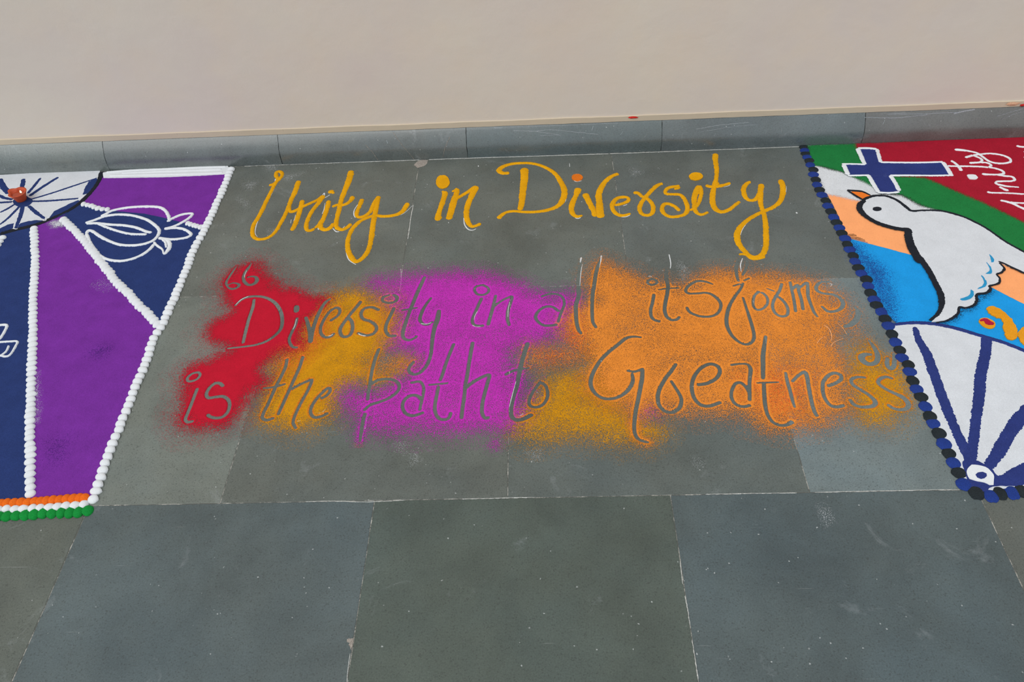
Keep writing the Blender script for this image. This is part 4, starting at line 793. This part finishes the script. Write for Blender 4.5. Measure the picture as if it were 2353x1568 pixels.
strokes('wing_outline', [('R2', [14, 24, 30, 32, 30, 30], [(2035, 225), (2100, 250), (2200, 300), (2290, 340), (2353, 368), (2600, 440)]), ('R2', [18, 26, 30, 26, 22, 26, 26, 24, 30, 40, 34, 36, 34, 28, 28, 30, 34, 30, 20, 14], [(2045, 240), (2090, 285), (2110, 320), (2070, 362), (2018, 382), (2055, 430), (2045, 485), (1985, 508), (1935, 522), (1945, 560), (1890, 605), (1785, 622), (1780, 695), (1742, 750), (1655, 782), (1578, 776), (1555, 850), (1490, 902), (1400, 942), (1290, 962)])], MBK, dv, h=.0014, z0=.0040, flat=True, fuzz=.001)
bk = plate('beak', 'R1', [(640, 920), (740, 928), (830, 962), (755, 995), (690, 955)], MOB, dv, .002, .0044)
strokes('beak_outline', [('R1', [16, 26, 26, 20], [(600, 906), (660, 912), (740, 920), (825, 958)]), ('R1', [16, 22, 22, 18], [(600, 906), (650, 940), (700, 970), (748, 998)])], MBK, bk, h=.0012, z0=.0040, flat=True)
plate('eye', 'R1', blob_poly('R1', 885, 1087, 42, 20, 18, .03), MBK, dv, .004, .0052, spline=True)
for pts in ([(1933, 142), (1955, 165), (1990, 205), (1980, 240), (1955, 240), (1950, 200)], [(1895, 235), (1935, 280), (1952, 310), (1958, 370), (1885, 375), (1925, 345), (1930, 300)], [(1835, 395), (1870, 430), (1898, 480), (1880, 530), (1790, 560), (1850, 515), (1868, 470)], [(1712, 565), (1745, 590), (1735, 650), (1650, 696), (1578, 680), (1650, 655), (1705, 615)]):
    plate('feather_mark', 'R2', pts, MFB, dv, .004, .0050, fuzz=.0008, spline=True)

# cross
cr = empty('cross_drawing', (*plan(2050, 400), 0)); tag(cr, 'navy powder cross lying on its side with white outline', 'cross drawing')
cp = [(715, 512), (880, 518), (915, 645), (1510, 642), (1585, 765), (1008, 770), (1095, 915), (1080, 930), (890, 928), (800, 765), (612, 768), (568, 665), (772, 668)]
plate('navy_field', 'R1', cp, MNV2, cr, .003, .0050)
strokes('outline', [('R1', [46, 44], [(700, 512), (770, 668)]), ('R1', 34, [(700, 512), (800, 512), (885, 520)]), ('R1', 38, [(882, 518), (900, 580), (918, 648)]), ('R1', 28, [(915, 645), (1100, 648), (1300, 648), (1510, 642)]), ('R1', 46, [(1505, 642), (1550, 705), (1588, 768)]),
                    ('R1', 24, [(1610, 768), (1400, 772), (1200, 770), (1005, 770)]), ('R1', 44, [(1008, 768), (1055, 840), (1095, 918)]), ('R1', 26, [(1098, 925), (1000, 936), (888, 930)]), ('R1', 44, [(898, 930), (850, 850), (800, 765)]), ('R1', 24, [(815, 768), (710, 770), (605, 772)]), ('R1', 46, [(612, 765), (590, 715), (568, 665)]), ('R1', 26, [(548, 662), (660, 662), (775, 666)])], MW, cr, h=.0024, z0=.0045, fuzz=.0009)
# white slanting script on red
wl = empty('lettering', (*plan(2280, 400), 0)); tag(wl, 'white slanting script letters on the red field at the right edge', 'lettering')
for it in ([('R4', [50, 54, 34, 34, 38, 36, 34, 34, 40, 38, 34, 32, 30, 34], [(300, 332), (400, 338), (540, 358), (680, 395), (760, 450), (860, 520), (960, 552), (1100, 560), (1215, 530), (1190, 470), (1060, 420), (880, 398), (740, 408), (600, 425)]), ('R4', [40, 46], [(600, 425), (475, 462)])],
           [('R4', [30, 30, 40, 36, 40, 46], [(600, 430), (700, 465), (750, 505), (710, 540), (620, 548), (540, 552)]), ('R4', [28, 28, 36, 34], [(720, 545), (830, 550), (900, 590), (860, 618)])],
           [('R4', 32, [(180, 600), (300, 605), (500, 606), (700, 612), (860, 625)]), ('R4', [36, 36, 44, 60], [(240, 510), (310, 555), (370, 610), (415, 682)])],
           [('R4', [32, 32, 36, 40, 34, 36, 50], [(860, 625), (980, 645), (1080, 680), (1105, 722), (1020, 742), (880, 742), (745, 732)])],
           [('R4', [34, 34, 36, 40, 34, 34, 36, 36, 44, 30, 22, 18], [(980, 745), (1120, 765), (1240, 780), (1285, 825), (1220, 850), (1080, 852), (985, 860), (990, 895), (1080, 920), (1160, 935), (1260, 945), (1360, 952)]), ('R4', [32, 44, 42], [(1030, 940), (1120, 985), (1190, 1005)])],
           [('R4', [40, 30, 28, 26, 24], [(830, 1022), (900, 1040), (1100, 1045), (1300, 1055), (1600, 1075)])],
           [('R4', [44, 42, 40, 44, 50], [(1045, 1165), (1150, 1185), (1270, 1225), (1370, 1275), (1560, 1350)]), ('R4', [28, 26, 26], [(1200, 1195), (1330, 1208), (1600, 1215)])],
           [('R4', [50, 34, 30], [(1310, 268), (1400, 288), (1600, 292)]), ('R4', 40, [(1430, 365), (1600, 380)]), ('R4', 40, [(1430, 455), (1600, 480)])]):
    strokes('letter', [(q[0], [v * 1.15 for v in q[1]] if isinstance(q[1], list) else q[1] * 1.15, *q[2:]) for q in it], MW, wl, h=.0028, z0=.0036, fuzz=.0007)
plate('letter_dot', 'R4', [(500, 755), (560, 745), (640, 755), (682, 795), (650, 820), (550, 818)], MW, wl, .0030, .0058, spline=True)

# large spoked fan at the lower right
fa = empty('wheel_drawing', (*plan(2252, 1094), 0)); tag(fa, 'white quarter wheel with broad navy spokes and round hub at lower right', 'wheel drawing')
plate('white_field', 'R3', [(335, 100), (500, 92), (700, 98), (860, 135), (1050, 190), (1250, 255), (1374, 310), (1650, 420), (1900, 560), (1900, 1365), (1500, 1350), (1130, 1392), (990, 1385), (860, 1260), (742, 1010), (664, 800), (584, 650), (504, 480), (414, 270)], MWf, fa, -.0004, .0024, fuzz=.0009)
strokes('rim', [('R3', [26, 32, 34, 38, 40, 42, 42, 42, 42], [(345, 98), (420, 86), (550, 80), (700, 95), (860, 130), (1030, 182), (1200, 232), (1374, 300), (1650, 415)])], MNV2, fa, h=.0012, z0=.0022, flat=True, fuzz=.0010)
for w, pts in (([40, 62, 80, 84, 84, 82, 90], [(515, 112), (545, 210), (610, 330), (680, 520), (760, 740), (840, 930), (960, 1190)]), ([84, 80, 88, 84, 78, 78, 90], [(1078, 190), (1068, 320), (1030, 500), (1020, 640), (995, 830), (975, 1000), (950, 1190)]),
               ([110, 108, 104, 96, 80], [(1480, 690), (1340, 830), (1240, 970), (1160, 1110), (1080, 1220)]), ([190, 130, 110, 80, 70], [(1700, 1050), (1500, 1190), (1340, 1250), (1220, 1300), (1090, 1330)])):
    strokes('spoke', [('R3', w, pts)], MNV2, fa, h=.0008, z0=.0024, flat=True, fuzz=.0012)
hb = plate('hub_base', 'R6', [(470, 650), (600, 620), (760, 640), (900, 720), (1020, 800), (1100, 900), (1250, 900), (1592, 760), (1592, 1060), (1100, 1090), (950, 1130), (930, 1170), (820, 1190), (600, 1150), (560, 960), (500, 780)], MNV2, fa, .002, .0030, spline=True)
plate('hub_ring', 'R6', [(590, 750), (640, 715), (760, 720), (880, 752), (980, 830), (1035, 900), (1035, 980), (1030, 1075), (960, 1080), (860, 1030), (740, 1010), (600, 965), (555, 880), (555, 810)], MW, hb, .0028, .0042, spline=True)
plate('hub_dot', 'R6', [(700, 890), (740, 855), (830, 848), (900, 870), (910, 920), (870, 960), (800, 972), (740, 950)], MNV2, hb, .0040, .0048, spline=True)

# yellow curved stroke and oval on the blue
gf = empty('yellow_curl', (*plan(2300, 770), 0)); tag(gf, 'thick mustard yellow curl with uneven edges on the sky blue field', 'powder drawing')
plate('curl_stroke', 'R5', [(395, 665), (425, 642), (500, 645), (580, 680), (680, 745), (760, 830), (800, 910), (830, 990), (822, 1080), (790, 1105), (740, 1112), (690, 1090), (650, 1030), (625, 930), (640, 870), (590, 800), (540, 800), (470, 760), (410, 715)], MGO, gf, .0008, .0036, fuzz=.0018, step=.004)
plate('curl_stroke', 'R5', [(830, 1030), (870, 940), (930, 910), (1050, 900), (1150, 1000), (1100, 1200), (940, 1180), (860, 1130)], MGO, gf, .0008, .0036, fuzz=.0018, step=.004)
ov = empty('oval_dot', (*plan(2268, 744), 0)); tag(ov, 'small yellow oval with a maroon centre on the sky blue field', 'powder drawing')
yr = plate('yellow_ring', 'R5', [(293, 850), (310, 812), (370, 795), (440, 815), (510, 855), (522, 900), (490, 940), (430, 948), (350, 915)], MGO, ov, .0008, .0028, spline=True)
plate('maroon_centre', 'R5', [(300, 830), (370, 805), (410, 812), (450, 845), (505, 878), (490, 898), (430, 900), (380, 880), (360, 845), (310, 850)], MMR, yr, .0026, .0036, spline=True)

# blue / charcoal dot border: traced dot by dot
dots = [(c, x, y) for c, l in (('R1', [(195, 493), (205, 525), (215, 555), (228, 588), (250, 622), (258, 662), (287, 707), (287, 752), (310, 802), (320, 850), (345, 898), (367, 945), (402, 998), (422, 1050), (450, 1103), (478, 1157), (505, 1208), (532, 1257), (555, 1308), (587, 1358)]),
        ('R2', [(245, 15), (272, 75), (315, 150), (337, 218), (375, 293), (412, 360), (472, 432), (492, 508), (522, 595), (565, 675), (590, 738), (650, 820), (695, 905), (735, 988), (780, 1085), (820, 1183), (872, 1280), (900, 1368)]),
        ('R3', [(469, 408), (480, 462), (503, 535), (535, 600), (570, 660), (603, 735), (638, 812), (665, 868), (710, 945), (748, 1030), (787, 1103), (823, 1178), (865, 1255), (905, 1345), (1000, 1410), (1115, 1437), (1185, 1415), (1280, 1410), (1355, 1398), (1440, 1405), (1520, 1396), (1600, 1398)])) for (x, y) in l]
dr = empty('bead_border', (*plan(1847, 342), 0)); tag(dr, 'alternating blue and charcoal powder dot border of the right rangoli', 'bead border')
kb = [[bead_mesh('powder_dot', .0147, .0158, .0036, m, s + 9, 4, 18) for s in range(4)] for m in (MKB, MBB)]
for i, (c, x, y) in enumerate(dots):
    p = fl(c, [(x, y)])[0]; o = bpy.data.objects.new('powder_dot', kb[i % 2][random.randrange(4)]); COL.objects.link(o); o.parent = dr
    o.location = (p[0] - dr.location.x, p[1] - dr.location.y, .0008); o.rotation_euler = (0, 0, random.uniform(-.4, .4))
    s = random.uniform(.95, 1.1); o.scale = (s, random.uniform(.92, 1.05), random.uniform(.9, 1.1))
